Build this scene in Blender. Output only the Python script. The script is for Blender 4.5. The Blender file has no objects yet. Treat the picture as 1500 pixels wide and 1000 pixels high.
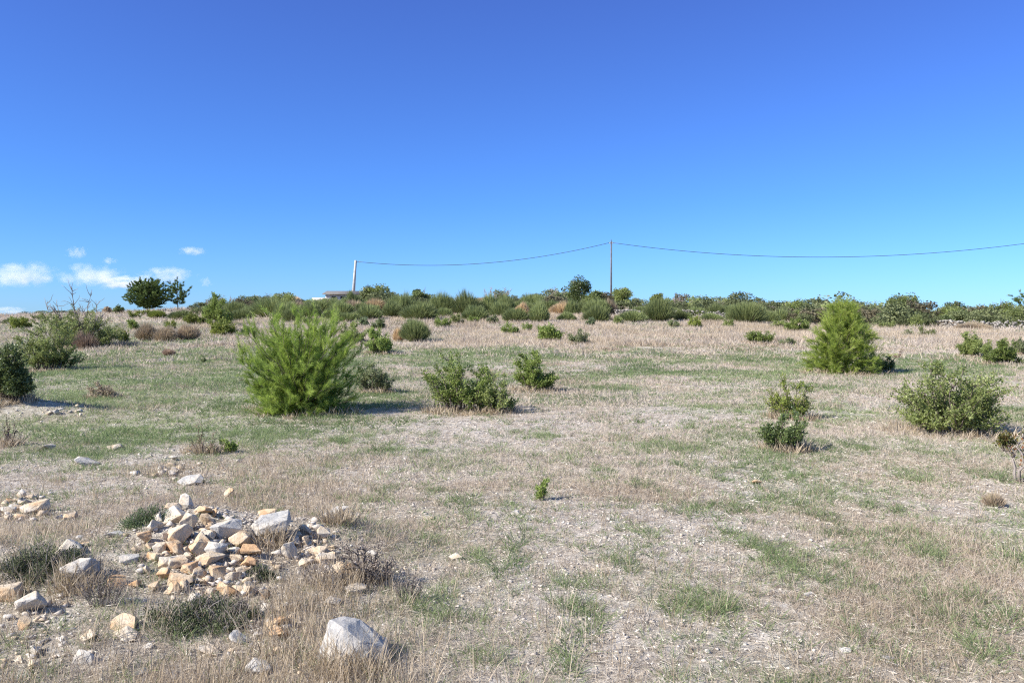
import bpy, bmesh, math, random
import numpy as np
from mathutils import Vector, Matrix

R = math.radians
SC = bpy.context.scene
COL = SC.collection

# ---------------------------------------------------------------- camera
F = 1177.0                       # focal length in pixels of the 1500 px wide photograph
CAMZ = 1.6
PITCH = math.atan(30 / F)        # horizon at y = 470
cd = bpy.data.cameras.new('camera')
cam = bpy.data.objects.new('camera', cd)
COL.objects.link(cam)
cd.sensor_width = 36
cd.lens = 36 * F / 1500
cd.clip_start = 0.05
cd.clip_end = 30000
cam.location = (0, 0, CAMZ)
cam.rotation_euler = (R(90) - PITCH, 0, 0)
SC.camera = cam

# ---------------------------------------------------------------- world, sun, exposure
SUN_EL = R(37)
SUN_AZ = R(27)                   # how far behind the camera the sun stands, seen from the left
S = Vector((-math.cos(SUN_EL) * math.cos(SUN_AZ), -math.cos(SUN_EL) * math.sin(SUN_AZ), math.sin(SUN_EL)))
w = bpy.data.worlds.new("World")
SC.world = w
w.use_nodes = True
nt = w.node_tree
nt.nodes.clear()
sky = nt.nodes.new('ShaderNodeTexSky')
sky.sky_type = 'NISHITA'
sky.sun_disc = False
sky.sun_elevation = SUN_EL
sky.sun_rotation = math.atan2(S.x, S.y)
sky.air_density = 1.0
sky.dust_density = 0.2
sky.ozone_density = 4.0
sky.altitude = 300
# physical sky tinted by height: deep blue in view, neutral shadow fill added above
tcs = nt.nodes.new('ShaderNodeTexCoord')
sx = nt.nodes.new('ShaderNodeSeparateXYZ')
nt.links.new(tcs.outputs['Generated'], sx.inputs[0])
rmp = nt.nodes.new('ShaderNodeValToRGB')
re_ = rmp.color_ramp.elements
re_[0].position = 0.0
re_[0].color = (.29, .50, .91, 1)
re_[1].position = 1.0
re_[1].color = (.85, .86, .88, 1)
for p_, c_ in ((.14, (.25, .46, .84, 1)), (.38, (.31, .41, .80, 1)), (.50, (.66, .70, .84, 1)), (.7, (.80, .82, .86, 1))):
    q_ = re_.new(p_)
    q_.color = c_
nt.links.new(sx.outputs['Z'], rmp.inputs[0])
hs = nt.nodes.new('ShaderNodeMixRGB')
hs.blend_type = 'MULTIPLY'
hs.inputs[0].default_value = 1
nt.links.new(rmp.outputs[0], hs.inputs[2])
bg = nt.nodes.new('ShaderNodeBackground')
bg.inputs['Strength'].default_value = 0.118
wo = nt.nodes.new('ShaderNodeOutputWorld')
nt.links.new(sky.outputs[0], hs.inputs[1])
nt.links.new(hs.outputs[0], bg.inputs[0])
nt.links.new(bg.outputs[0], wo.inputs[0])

sd = bpy.data.lights.new('sun', 'SUN')
sd.energy = 4.5
sd.angle = R(0.53)
sd.color = (1.0, 0.95, 0.88)
so = bpy.data.objects.new('sun', sd)
COL.objects.link(so)
so.rotation_euler = (-S).to_track_quat('-Z', 'Y').to_euler()

vs = SC.view_settings
vs.view_transform = 'Standard'
vs.look = 'None'
vs.gamma = 1
vs.exposure = 0.93
SC.cycles.use_denoising = False
SC.cycles.filter_width = 1.2
SC.cycles.max_bounces = 6
SC.cycles.diffuse_bounces = 3
SC.cycles.transparent_max_bounces = 6
SC.cycles.volume_bounces = 8
SC.cycles.volume_step_rate = 1.0

# ---------------------------------------------------------------- numeric helpers
rng = np.random.default_rng(7)
_T = np.random.default_rng(11).random((256, 256))


def vnoise(x, y, scale=1.0, seed=0):
    x = np.asarray(x, float) / scale + seed * 17.31
    y = np.asarray(y, float) / scale + seed * 5.77
    xi = np.floor(x).astype(int)
    yi = np.floor(y).astype(int)
    fx = x - xi
    fy = y - yi
    fx = fx * fx * (3 - 2 * fx)
    fy = fy * fy * (3 - 2 * fy)
    a = _T[xi & 255, yi & 255]
    b = _T[(xi + 1) & 255, yi & 255]
    c = _T[xi & 255, (yi + 1) & 255]
    d = _T[(xi + 1) & 255, (yi + 1) & 255]
    return (a * (1 - fx) + b * fx) * (1 - fy) + (c * (1 - fx) + d * fx) * fy


def fbm(x, y, scale=1.0, seed=0, octv=4):
    s = 0
    a = 0.5
    t = 0
    for i in range(octv):
        s = s + a * vnoise(x, y, scale / 2 ** i, seed + i * 3)
        t += a
        a *= 0.55
    return s / t


def sstep(a, b, x):
    t = np.clip((np.asarray(x, float) - a) / (b - a), 0, 1)
    return t * t * (3 - 2 * t)


# ---------------------------------------------------------------- the lie of the land
DC = np.array([0, 16, 22, 30, 45, 60, 80, 100, 130, 200, 500, 4000.])
PX = np.array([0, 150, 300, 450, 750, 1000, 1250, 1500.])
V30 = [530, 528, 525, 523, 523, 523, 524, 526]
V45 = [495, 492, 490, 487, 486, 488, 494, 497]
V60 = [475, 474, 470, 464, 463, 465, 480, 483]
V80 = [464, 461, 455, 448, 447, 455, 473, 477]
V100 = [463, 458, 450, 442, 441, 452, 467, 473]
ZT = np.zeros((len(PX), len(DC)))
for i in range(len(PX)):
    z = [0, 0, 0.03]
    for v, d in zip((V30[i], V45[i], V60[i], V80[i], V100[i]), (30, 45, 60, 80, 100)):
        z.append(CAMZ + (470 - v) * d / F)
    z += [z[-1] - 0.3, z[-1] - 2, z[-1] - 6, z[-1] - 10]
    ZT[i] = z
_sg = np.linspace(-0.85, 0.85, 120)
_dg = np.concatenate([np.linspace(0, 150, 301), np.linspace(151, 4000, 60)])
_pc = (PX - 750) / F
_Z = np.array([[0.0] * len(_dg) for _ in _sg])
for a, s in enumerate(_sg):
    col = np.array([np.interp(s, _pc, ZT[:, k]) for k in range(len(DC))])
    _Z[a] = np.interp(_dg, DC, col)
for _ in range(14):
    _Z[1:-1] = (_Z[:-2] + 2 * _Z[1:-1] + _Z[2:]) / 4
for _ in range(60):
    _Z[:, 1:300] = (_Z[:, 0:299] + 2 * _Z[:, 1:300] + _Z[:, 2:301]) / 4

MOUNDS = [(-2.15, 5.45, 0.72, 0.66, 0.27), (-2.7, 4.7, 1.25, 0.8, 0.12), (-3.6, 4.9, 0.5, 0.6, 0.16),
          (-1.15, 5.6, 0.5, 0.45, 0.10), (-8.7, 13.4, 1.6, 0.8, 0.36), (-5.2, 6.6, 0.9, 0.7, 0.10), (-2.75, 4.75, 0.45, 0.3, .05)]


def H(x, y):
    x = np.asarray(x, float)
    y = np.asarray(y, float)
    yy = np.maximum(y, 0)
    s = np.clip(x / np.maximum(y, 8), -0.84, 0.84)
    fs = (s - _sg[0]) / (_sg[1] - _sg[0])
    i = np.clip(fs.astype(int), 0, len(_sg) - 2)
    fs = fs - i
    k = np.clip(np.searchsorted(_dg, yy) - 1, 0, len(_dg) - 2)
    fd = (yy - _dg[k]) / (_dg[k + 1] - _dg[k])
    fd = np.clip(fd, 0, 1)
    z = (_Z[i, k] * (1 - fd) + _Z[i, k + 1] * fd) * (1 - fs) + (_Z[i + 1, k] * (1 - fd) + _Z[i + 1, k + 1] * fd) * fs
    for mx, my, sx, sy, h in MOUNDS:
        z = z + h * np.exp(-((x - mx) / sx) ** 2 - ((y - my) / sy) ** 2)
    z = z + 0.05 * (fbm(x, y, 2.2, 3, 3) - 0.5) + 0.02 * (vnoise(x, y, 0.35, 8) - 0.5) + 0.010 * (vnoise(x, y, 0.11, 9) - 0.5)
    z = z + 0.18 * (fbm(x, y, 9, 5, 2) - 0.5) * sstep(12, 35, yy)
    return z


_cp, _sp = math.cos(PITCH), math.sin(PITCH)


def ray(px, py):
    u = (px - 750) / F
    v = (500 - py) / F
    d = Vector((u, _cp + v * _sp, -_sp + v * _cp))
    return d / d.y


def hit(px, py):
    """the point of the ground seen at a pixel of the photograph"""
    d = ray(px, py)
    ys = np.concatenate([np.linspace(2, 30, 1400), np.linspace(30.1, 140, 1600)])
    g = H(d.x * ys, ys) - (CAMZ + d.z * ys)
    k = np.argmax(g > 0)
    if not (g > 0).any():
        k = int(np.argmax(g[:2600]))
    y = ys[k]
    return Vector((d.x * y, y, float(H(d.x * y, y))))


def at(px, y):
    x = (px - 750) / F * y
    return Vector((x, y, float(H(x, y))))


def zat(py, y):
    return CAMZ + ray(750, py).z * y


# ---------------------------------------------------------------- mesh helpers
class Geo:
    def __init__(self):
        self.v, self.f, self.t, self.n = [], [], [], 0

    def add(self, v, f, t=None):
        v = np.asarray(v, np.float32).reshape(-1, 3)
        f = np.asarray(f, np.int64).reshape(-1, 3)
        self.v.append(v)
        self.f.append(f + self.n)
        if t is None:
            t = np.full(len(v), 0.5)
        self.t.append(np.broadcast_to(np.asarray(t, np.float32), (len(v),)))
        self.n += len(v)
        return self

    def mesh(self, name, mat, smooth=False):
        me = bpy.data.meshes.new(name)
        if self.n == 0:
            return me
        v = np.concatenate(self.v)
        f = np.concatenate(self.f)
        t = np.concatenate(self.t)
        me.vertices.add(len(v))
        me.vertices.foreach_set('co', v.astype(np.float32).ravel())
        me.loops.add(len(f) * 3)
        me.loops.foreach_set('vertex_index', f.astype(np.int32).ravel())
        me.polygons.add(len(f))
        me.polygons.foreach_set('loop_start', (np.arange(len(f)) * 3).astype(np.int32))
        if smooth:
            me.polygons.foreach_set('use_smooth', np.ones(len(f), bool))
        a = me.attributes.new('tint', 'FLOAT', 'POINT')
        a.data.foreach_set('value', t.astype(np.float32))
        me.materials.append(mat)
        me.update()
        return me

    def build(self, name, mat, parent=None, smooth=False):
        o = bpy.data.objects.new(name, self.mesh(name, mat, smooth))
        COL.objects.link(o)
        if parent is not None:
            o.parent = parent
        return o


def blades(g, P, az, el, L, W, bend=0.3, tint=0.5, lod=3, face=None):
    """thin tapering blades: base points, azimuth and elevation of growth, length, width"""
    N = len(P)
    P = np.asarray(P, float)
    az, el, L, W, bend = [np.broadcast_to(np.asarray(q, float), (N,)) for q in (az, el, L, W, bend)]
    tint = np.broadcast_to(np.asarray(tint, float), (N,))
    dr = np.stack([np.cos(az) * np.cos(el), np.sin(az) * np.cos(el), np.sin(el)], 1)
    ph = rng.uniform(0, 2 * np.pi, N)
    ref = np.stack([np.cos(ph), np.sin(ph), np.zeros(N)], 1)
    side = np.cross(dr, ref)
    side /= np.linalg.norm(side, axis=1, keepdims=True) + 1e-6
    out = np.stack([np.cos(az), np.sin(az), -0.6 * np.ones(N)], 1)
    tip = P + dr * L[:, None] + out * (bend * L)[:, None] * 0.5
    hw = side * (W / 2)[:, None]
    if lod == 1:
        v = np.stack([P - hw, P + hw, tip], 1)
        f = np.arange(N)[:, None] * 3 + np.array([[0, 1, 2]])
        g.add(v, f, np.repeat(tint, 3))
    else:
        mid = P + dr * (L * 0.55)[:, None] + out * (bend * L)[:, None] * 0.12
        v = np.stack([P - hw, P + hw, mid - hw * 0.8, mid + hw * 0.8, tip], 1)
        b = np.arange(N)[:, None, None] * 5
        f = b + np.array([[[0, 1, 3], [0, 3, 2], [2, 3, 4]]])
        g.add(v, f, np.repeat(tint, 5))


def leaves(g, P, L, W, tint=0.5, up=0.3, dirs=None):
    N = len(P)
    P = np.asarray(P, float)
    L, W = [np.broadcast_to(np.asarray(q, float), (N,)) for q in (L, W)]
    tint = np.broadcast_to(np.asarray(tint, float), (N,))
    if dirs is None:
        dirs = rng.normal(size=(N, 3))
        dirs[:, 2] += up
    d = dirs / (np.linalg.norm(dirs, axis=1, keepdims=True) + 1e-6)
    r = rng.normal(size=(N, 3))
    s = np.cross(d, r)
    s /= np.linalg.norm(s, axis=1, keepdims=True) + 1e-6
    n = np.cross(d, s)
    v = np.stack([P, P + d * (L * .45)[:, None] + s * (W / 2)[:, None] + n * (W * .18)[:, None],
                  P + d * L[:, None], P + d * (L * .45)[:, None] - s * (W / 2)[:, None] + n * (W * .18)[:, None]], 1)
    b = np.arange(N)[:, None, None] * 4
    g.add(v, b + np.array([[[0, 1, 2], [0, 2, 3]]]), np.repeat(tint, 4))


def tube(g, pts, r0, r1, sides=5, tint=0.5):
    pts = np.asarray(pts, float)
    n = len(pts)
    tan = np.gradient(pts, axis=0)
    tan /= np.linalg.norm(tan, axis=1, keepdims=True) + 1e-9
    ref = np.array([0.31, 0.95, 0.1]) if abs(tan[0][1]) < 0.8 else np.array([0.95, 0.1, 0.3])
    a = np.cross(tan, ref)
    a /= np.linalg.norm(a, axis=1, keepdims=True) + 1e-9
    b = np.cross(tan, a)
    rr = np.linspace(r0, r1, n)
    th = np.arange(sides) / sides * 2 * np.pi
    v = pts[:, None] + rr[:, None, None] * (np.cos(th)[None, :, None] * a[:, None] + np.sin(th)[None, :, None] * b[:, None])
    f = []
    for i in range(n - 1):
        for k in range(sides):
            k2 = (k + 1) % sides
            p, q = i * sides, (i + 1) * sides
            f += [(p + k, p + k2, q + k2), (p + k, q + k2, q + k)]
    e = (n - 1) * sides
    for k in range(1, sides - 1):
        f.append((e, e + k, e + k + 1))
        f.append((0, k + 1, k))
    g.add(v, f, tint)


def box(g, x0, x1, y0, y1, z0, z1, tint=0.5, top=None):
    """a box; top = (sx, sy) scales the upper face about its centre"""
    v = []
    cx, cy = (x0 + x1) / 2, (y0 + y1) / 2
    for z in (z0, z1):
        k = (1, 1) if z == z0 or top is None else top
        for (x, y) in ((x0, y0), (x1, y0), (x1, y1), (x0, y1)):
            v.append((cx + (x - cx) * k[0], cy + (y - cy) * k[1], z))
    f = [(0, 2, 1), (0, 3, 2), (4, 5, 6), (4, 6, 7)]
    for i in range(4):
        j = (i + 1) % 4
        f += [(i, j, j + 4), (i, j + 4, i + 4)]
    g.add(v, f, tint)


# ---------------------------------------------------------------- materials
def mat_new(name):
    m = bpy.data.materials.new(name)
    m.use_nodes = True
    n = m.node_tree.nodes
    n.clear()
    return m, n, m.node_tree.links


def leafmat(name, cols, transl=0.35, rough=0.6, objvar=0.25, spec=0.25):
    """colour runs through cols by the 'tint' attribute; every object varies a little"""
    m, n, l = mat_new(name)
    at_ = n.new('ShaderNodeAttribute')
    at_.attribute_name = 'tint'
    cr = n.new('ShaderNodeValToRGB')
    e = cr.color_ramp.elements
    while len(e) < len(cols):
        e.new(0.5)
    for i, c in enumerate(cols):
        e[i].position = i / (len(cols) - 1)
        e[i].color = (*c, 1)
    l.new(at_.outputs['Fac'], cr.inputs[0])
    oi = n.new('ShaderNodeObjectInfo')
    mr = n.new('ShaderNodeMapRange')
    mr.inputs['To Min'].default_value = 1 - objvar
    mr.inputs['To Max'].default_value = 1 + objvar
    l.new(oi.outputs['Random'], mr.inputs[0])
    hsv = n.new('ShaderNodeHueSaturation')
    l.new(mr.outputs[0], hsv.inputs['Value'])
    l.new(cr.outputs[0], hsv.inputs['Color'])
    p = n.new('ShaderNodeBsdfPrincipled')
    p.inputs['Roughness'].default_value = rough
    p.inputs['Specular IOR Level'].default_value = spec
    l.new(hsv.outputs[0], p.inputs['Base Color'])
    tr = n.new('ShaderNodeBsdfTranslucent')
    l.new(hsv.outputs[0], tr.inputs[0])
    mx = n.new('ShaderNodeMixShader')
    mx.inputs[0].default_value = transl
    l.new(p.outputs[0], mx.inputs[1])
    l.new(tr.outputs[0], mx.inputs[2])
    o = n.new('ShaderNodeOutputMaterial')
    l.new(mx.outputs[0], o.inputs[0])
    return m


def plain(name, c1, c2, scale=8, rough=0.85, bump=0.2, detail=6):
    m, n, l = mat_new(name)
    tc = n.new('ShaderNodeTexCoord')
    nz = n.new('ShaderNodeTexNoise')
    nz.inputs['Scale'].default_value = scale
    nz.inputs['Detail'].default_value = detail
    l.new(tc.outputs['Object'], nz.inputs['Vector'])
    cr = n.new('ShaderNodeValToRGB')
    cr.color_ramp.elements[0].color = (*c1, 1)
    cr.color_ramp.elements[0].position = .35
    cr.color_ramp.elements[1].color = (*c2, 1)
    cr.color_ramp.elements[1].position = .65
    l.new(nz.outputs[0], cr.inputs[0])
    bp = n.new('ShaderNodeBump')
    bp.inputs['Strength'].default_value = bump
    l.new(nz.outputs[0], bp.inputs['Height'])
    p = n.new('ShaderNodeBsdfPrincipled')
    p.inputs['Roughness'].default_value = rough
    l.new(cr.outputs[0], p.inputs['Base Color'])
    l.new(bp.outputs[0], p.inputs['Normal'])
    o = n.new('ShaderNodeOutputMaterial')
    l.new(p.outputs[0], o.inputs[0])
    return m


M = {}
M['dry'] = leafmat('dry_grass', [(0.28, .21, .145), (.50, .405, .30), (.64, .55, .44), (.57, .49, .42)], .3, .7)
M['straw'] = leafmat('tall_straw', [(.30, .235, .15), (.50, .41, .29), (.64, .54, .41)], .35, .7)
M['litter'] = leafmat('dead_litter', [(.17, .14, .11), (.43, .38, .305), (.68, .63, .54)], .15, .8)
M['grass'] = leafmat('green_grass', [(.13, .19, .075), (.24, .31, .13), (.37, .42, .21)], .4, .6)
M['needle'] = leafmat('pine_needle', [(.13, .18, .04), (.27, .37, .07), (.45, .54, .13)], .5, .5)
M['needle_bright'] = leafmat('bright_pine_needle', [(.20, .29, .055), (.43, .54, .10), (.64, .72, .19)], .5, .5)
M['needle_dark'] = leafmat('dark_pine_needle', [(.06, .10, .03), (.13, .19, .055), (.25, .31, .10)], .3, .5)
M['leaf'] = leafmat('shrub_leaf', [(.15, .18, .055), (.27, .32, .10), (.43, .47, .19)], .5, .5, spec=.4)
M['leaf_bright'] = leafmat('bright_leaf', [(.14, .19, .045), (.26, .34, .085), (.40, .46, .15)], .45, .5)
M['leaf_pale'] = leafmat('pale_leaf', [(.17, .20, .09), (.30, .34, .16), (.45, .47, .26)], .45, .5)
M['leaf_dark'] = leafmat('dark_leaf', [(.07, .10, .03), (.15, .20, .065), (.28, .33, .14)], .4, .35, spec=.5)
M['ridge'] = leafmat('ridge_leaf', [(.07, .09, .04), (.16, .185, .08), (.28, .30, .15)], .25, .6)
M['ridge_brown'] = leafmat('ridge_brown', [(.09, .075, .045), (.17, .15, .09), (.26, .23, .15)], .2, .7)
M['broom'] = leafmat('broom_stem', [(.10, .13, .045), (.19, .23, .085), (.32, .35, .15)], .2, .6)
M['yellowgreen'] = leafmat('yellow_green_leaf', [(.12, .16, .03), (.24, .29, .06), (.36, .38, .11)], .4, .5)
M['herb'] = leafmat('herb_leaf', [(.08, .12, .055), (.16, .21, .10), (.28, .32, .18)], .3, .6)
M['dark_herb'] = leafmat('dark_herb_leaf', [(.06, .075, .04), (.13, .155, .075), (.25, .27, .15)], .2, .6)
M['orange'] = leafmat('orange_straw', [(.34, .24, .13), (.54, .40, .23), (.66, .53, .34)], .3, .7)
M['reddry'] = leafmat('reddish_twig', [(.19, .13, .095), (.33, .235, .17), (.44, .34, .26)], .2, .7)
M['pinkdry'] = leafmat('pinkish_twig', [(.24, .18, .12), (.40, .31, .22), (.42, .38, .22)], .2, .7)
M['twig'] = leafmat('grey_twig', [(.14, .11, .09), (.26, .22, .19), (.40, .35, .31)], .05, .8)
M['bark'] = plain('bark', (.09, .07, .055), (.19, .15, .12), 30, .9, .5)
M['redleaf'] = leafmat('reddish_leaf', [(.09, .12, .03), (.18, .17, .05), (.30, .13, .06)], .35, .5)


def rock_material():
    m, n, l = mat_new('limestone')
    tc = n.new('ShaderNodeTexCoord')
    oi = n.new('ShaderNodeObjectInfo')
    ad = n.new('ShaderNodeVectorMath')
    ad.operation = 'ADD'
    sc = n.new('ShaderNodeVectorMath')
    sc.operation = 'SCALE'
    sc.inputs[0].default_value = (37, 11, 23)
    l.new(oi.outputs['Random'], sc.inputs['Scale'])
    l.new(tc.outputs['Object'], ad.inputs[0])
    l.new(sc.outputs[0], ad.inputs[1])
    def noise(s, d, r=.6):
        z = n.new('ShaderNodeTexNoise')
        z.inputs['Scale'].default_value = s
        z.inputs['Detail'].default_value = d
        z.inputs['Roughness'].default_value = r
        l.new(ad.outputs[0], z.inputs['Vector'])
        return z
    big = noise(7, 3)
    fine = noise(55, 8, .7)
    tone = n.new('ShaderNodeAttribute')
    tone.attribute_type = 'OBJECT'
    tone.attribute_name = 'tone'
    # tone 0 grey-white, 0.5 cream, 1 ochre
    mth = n.new('ShaderNodeMath')
    mth.operation = 'MULTIPLY_ADD'
    mth.inputs[1].default_value = 1.7
    mth.inputs[2].default_value = -0.85
    l.new(big.outputs[0], mth.inputs[0])
    ad2 = n.new('ShaderNodeMath')
    ad2.operation = 'ADD'
    ad2.use_clamp = True
    l.new(mth.outputs[0], ad2.inputs[0])
    l.new(tone.outputs['Fac'], ad2.inputs[1])
    cr = n.new('ShaderNodeValToRGB')
    e = cr.color_ramp.elements
    e[0].position = 0
    e[0].color = (.40, .39, .37, 1)
    e[1].position = 1
    e[1].color = (.56, .35, .19, 1)
    for p, c in ((.3, (.54, .50, .44, 1)), (.55, (.60, .51, .39, 1)), (.8, (.60, .45, .29, 1))):
        q = e.new(p)
        q.color = c
    l.new(ad2.outputs[0], cr.inputs[0])
    mp = n.new('ShaderNodeMapRange')
    mp.inputs['From Min'].default_value = .3
    mp.inputs['From Max'].default_value = .7
    mp.inputs['To Min'].default_value = .68
    mp.inputs['To Max'].default_value = 1.15
    l.new(fine.outputs[0], mp.inputs[0])
    hsv = n.new('ShaderNodeHueSaturation')
    l.new(cr.outputs[0], hsv.inputs['Color'])
    l.new(mp.outputs[0], hsv.inputs['Value'])
    bp = n.new('ShaderNodeBump')
    bp.inputs['Strength'].default_value = .55
    bp.inputs['Distance'].default_value = .015
    l.new(fine.outputs[0], bp.inputs['Height'])
    p = n.new('ShaderNodeBsdfPrincipled')
    p.inputs['Roughness'].default_value = .9
    p.inputs['Specular IOR Level'].default_value = .2
    l.new(hsv.outputs[0], p.inputs['Base Color'])
    l.new(bp.outputs[0], p.inputs['Normal'])
    o = n.new('ShaderNodeOutputMaterial')
    l.new(p.outputs[0], o.inputs[0])
    return m


M['rock'] = rock_material()
M['gravel'] = leafmat('gravel', [(.40, .34, .285), (.60, .535, .465), (.76, .70, .62), (.68, .53, .37)], 0, .9)
M['concrete'] = plain('pole_concrete', (.36, .35, .33), (.48, .47, .44), 3, .8, .1)
M['metal'] = plain('pole_steel', (.09, .09, .095), (.14, .14, .145), 2, .6, .05)
M['cable'] = plain('cable_black', (.03, .03, .035), (.05, .05, .055), 2, .5, 0)
M['wallpaint'] = plain('house_render', (.50, .46, .40), (.60, .56, .50), 2, .9, .1)
M['rooftile'] = plain('roof_tile', (.10, .095, .09), (.16, .15, .14), 4, .8, .3)
M['darkglass'] = plain('window_dark', (.02, .02, .025), (.03, .03, .035), 2, .3, 0)


def ground_material():
    m, n, l = mat_new('ground_soil')
    geo = n.new('ShaderNodeNewGeometry')
    def noise(s, d, r=.6):
        z = n.new('ShaderNodeTexNoise')
        z.inputs['Scale'].default_value = s
        z.inputs['Detail'].default_value = d
        z.inputs['Roughness'].default_value = r
        l.new(geo.outputs['Position'], z.inputs['Vector'])
        return z
    n1, n2, n3 = noise(.9, 5), noise(9, 6, .7), noise(60, 5, .75)
    def ramp(src, stops):
        cr = n.new('ShaderNodeValToRGB')
        e = cr.color_ramp.elements
        while len(e) < len(stops):
            e.new(.5)
        for i, (p, c) in enumerate(stops):
            e[i].position = p
            e[i].color = (*c, 1)
        l.new(src, cr.inputs[0])
        return cr
    soil = ramp(n2.outputs[0], [(.28, (.27, .215, .165)), (.45, (.47, .405, .33)), (.58, (.62, .555, .475)), (.70, (.76, .715, .645))])
    gtex = ramp(n2.outputs[0], [(.3, (.19, .20, .11)), (.55, (.34, .35, .21)), (.72, (.50, .47, .34))])
    dtex = ramp(n2.outputs[0], [(.3, (.35, .28, .19)), (.55, (.49, .41, .29)), (.72, (.58, .50, .38))])
    ag = n.new('ShaderNodeAttribute')
    ag.attribute_name = 'green'
    ad = n.new('ShaderNodeAttribute')
    ad.attribute_name = 'drygrass'
    m1 = n.new('ShaderNodeMixRGB')
    l.new(ad.outputs['Fac'], m1.inputs[0])
    l.new(soil.outputs[0], m1.inputs[1])
    l.new(dtex.outputs[0], m1.inputs[2])
    m2 = n.new('ShaderNodeMixRGB')
    l.new(ag.outputs['Fac'], m2.inputs[0])
    l.new(m1.outputs[0], m2.inputs[1])
    l.new(gtex.outputs[0], m2.inputs[2])
    mp = n.new('ShaderNodeMapRange')
    mp.inputs['From Min'].default_value = .35
    mp.inputs['From Max'].default_value = .68
    mp.inputs['To Min'].default_value = .55
    mp.inputs['To Max'].default_value = 1.25
    l.new(n3.outputs[0], mp.inputs[0])
    hsv = n.new('ShaderNodeHueSaturation')
    l.new(m2.outputs[0], hsv.inputs['Color'])
    l.new(mp.outputs[0], hsv.inputs['Value'])
    bp = n.new('ShaderNodeBump')
    bp.inputs['Strength'].default_value = .9
    bp.inputs['Distance'].default_value = .02
    l.new(n3.outputs[0], bp.inputs['Height'])
    p = n.new('ShaderNodeBsdfPrincipled')
    p.inputs['Roughness'].default_value = .95
    p.inputs['Specular IOR Level'].default_value = .1
    l.new(hsv.outputs[0], p.inputs['Base Color'])
    l.new(bp.outputs[0], p.inputs['Normal'])
    o = n.new('ShaderNodeOutputMaterial')
    l.new(p.outputs[0], o.inputs[0])
    return m


# ---------------------------------------------------------------- what grows where
def green_base(x, y):
    s = x / np.maximum(y, 4)
    d = y
    left = 1 - sstep(-.30, .0, s)
    near = .52 + .02 * left
    midn = .50 + .34 * left
    mid = .60 + .26 * left
    band = .30 + .46 * (1 - sstep(-.42, -.22, s))
    far = .35
    g = near + (midn - near) * sstep(9.5, 12, d)
    g = g + (mid - g) * sstep(17, 22, d)
    g = g + (band - g) * sstep(31, 36, d)
    g = g + (far - g) * sstep(56, 64, d)
    return g


def green_at(x, y):
    g = green_base(x, y)
    n = fbm(x, y, 1.6, 21, 4) * .6 + fbm(x, y, 6, 31, 3) * .4
    g_ = np.clip((n - (1 - g) * .62 - .10) * 3.6, 0, 1)
    # little green where the near stones lie, nor on the earth mound
    g_ = np.where(y < 12, np.clip(.5 + (g_ - .42) * 1.7, 0, 1) * (g_ > .02), g_)
    return g_ * (1 - .85 * (1 - sstep(-1.4, -.5, x)) * (1 - sstep(7.0, 9.0, y)))


def bare_at(x, y):
    """patches of stony bare earth"""
    b = sstep(.50, .64, fbm(x, y, .9, 41, 4)) * (1 - .45 * sstep(12, 20, y))
    p = np.exp(-((x + 2.1) / .62) ** 2 - ((y - 5.4) / .5) ** 2) * 1.4
    p = p + 1.5 * np.exp(-((x + 8.7) / 1.7) ** 2 - ((y - 13.2) / 1.0) ** 2)
    return np.clip(b * .68 + p, 0, 1)


def dry_at(x, y):
    return sstep(.30, .55, fbm(x, y, 2.4, 51, 4)) * .75 + .25 * sstep(28, 36, y)


# ---------------------------------------------------------------- ground sheet
def make_ground():
    rad = [0.0]
    r = 1.2
    while r < 140:
        rad.append(r)
        r += max(0.03, r * 0.009)
    while r < 6000:
        rad.append(r)
        r *= 1.12
    rad = np.array(rad)
    fr = np.linspace(-46, 46, 560)
    bk = np.linspace(46, 314, 68)[1:-1]
    ang = np.radians(np.concatenate([fr, bk]))
    rr, aa = np.meshgrid(rad[1:], ang, indexing='ij')
    x = rr * np.sin(aa)
    y = rr * np.cos(aa)
    z = H(x, y)
    n_r, n_a = rr.shape
    v = np.stack([x, y, z], -1).reshape(-1, 3)
    i, k = np.meshgrid(np.arange(n_r - 1), np.arange(n_a), indexing='ij')
    k2 = (k + 1) % n_a
    a, b, c, d = i * n_a + k, i * n_a + k2, (i + 1) * n_a + k2, (i + 1) * n_a + k
    f = np.concatenate([np.stack([a, c, b], -1).reshape(-1, 3), np.stack([a, d, c], -1).reshape(-1, 3)])
    cidx = len(v)
    v = np.concatenate([v, [[0, 0, float(H(0, 0))]]])
    kk = np.arange(n_a)
    f = np.concatenate([f, np.stack([np.full(n_a, cidx), kk, (kk + 1) % n_a], -1)])
    g = Geo()
    g.add(v, f)
    o = g.build('ground', ground_material(), smooth=True)
    me = o.data
    X, Y = v[:, 0], v[:, 1]
    for nm, val in (('green', green_at(X, Y) * (1 - bare_at(X, Y) * .7) * .85), ('drygrass', dry_at(X, Y) * (1 - .8 * bare_at(X, Y)))):
        at_ = me.attributes.new(nm, 'FLOAT', 'POINT')
        at_.data.foreach_set('value', val.astype(np.float32))
    o['kind'] = 'structure'
    o['label'] = 'stony pinkish beige ground of the open field rising to a low ridge'
    return o


make_ground()


def tag(o, label, cat, group=None, kind=None):
    o['label'] = label
    o['category'] = cat
    if group:
        o['group'] = group
    if kind:
        o['kind'] = kind
    return o


def empty(name, loc, rz=0.0, lean=0.0):
    o = bpy.data.objects.new(name, None)
    o.empty_display_size = .2
    COL.objects.link(o)
    o.location = loc
    o.rotation_euler = (0, lean, rz)
    return o


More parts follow.
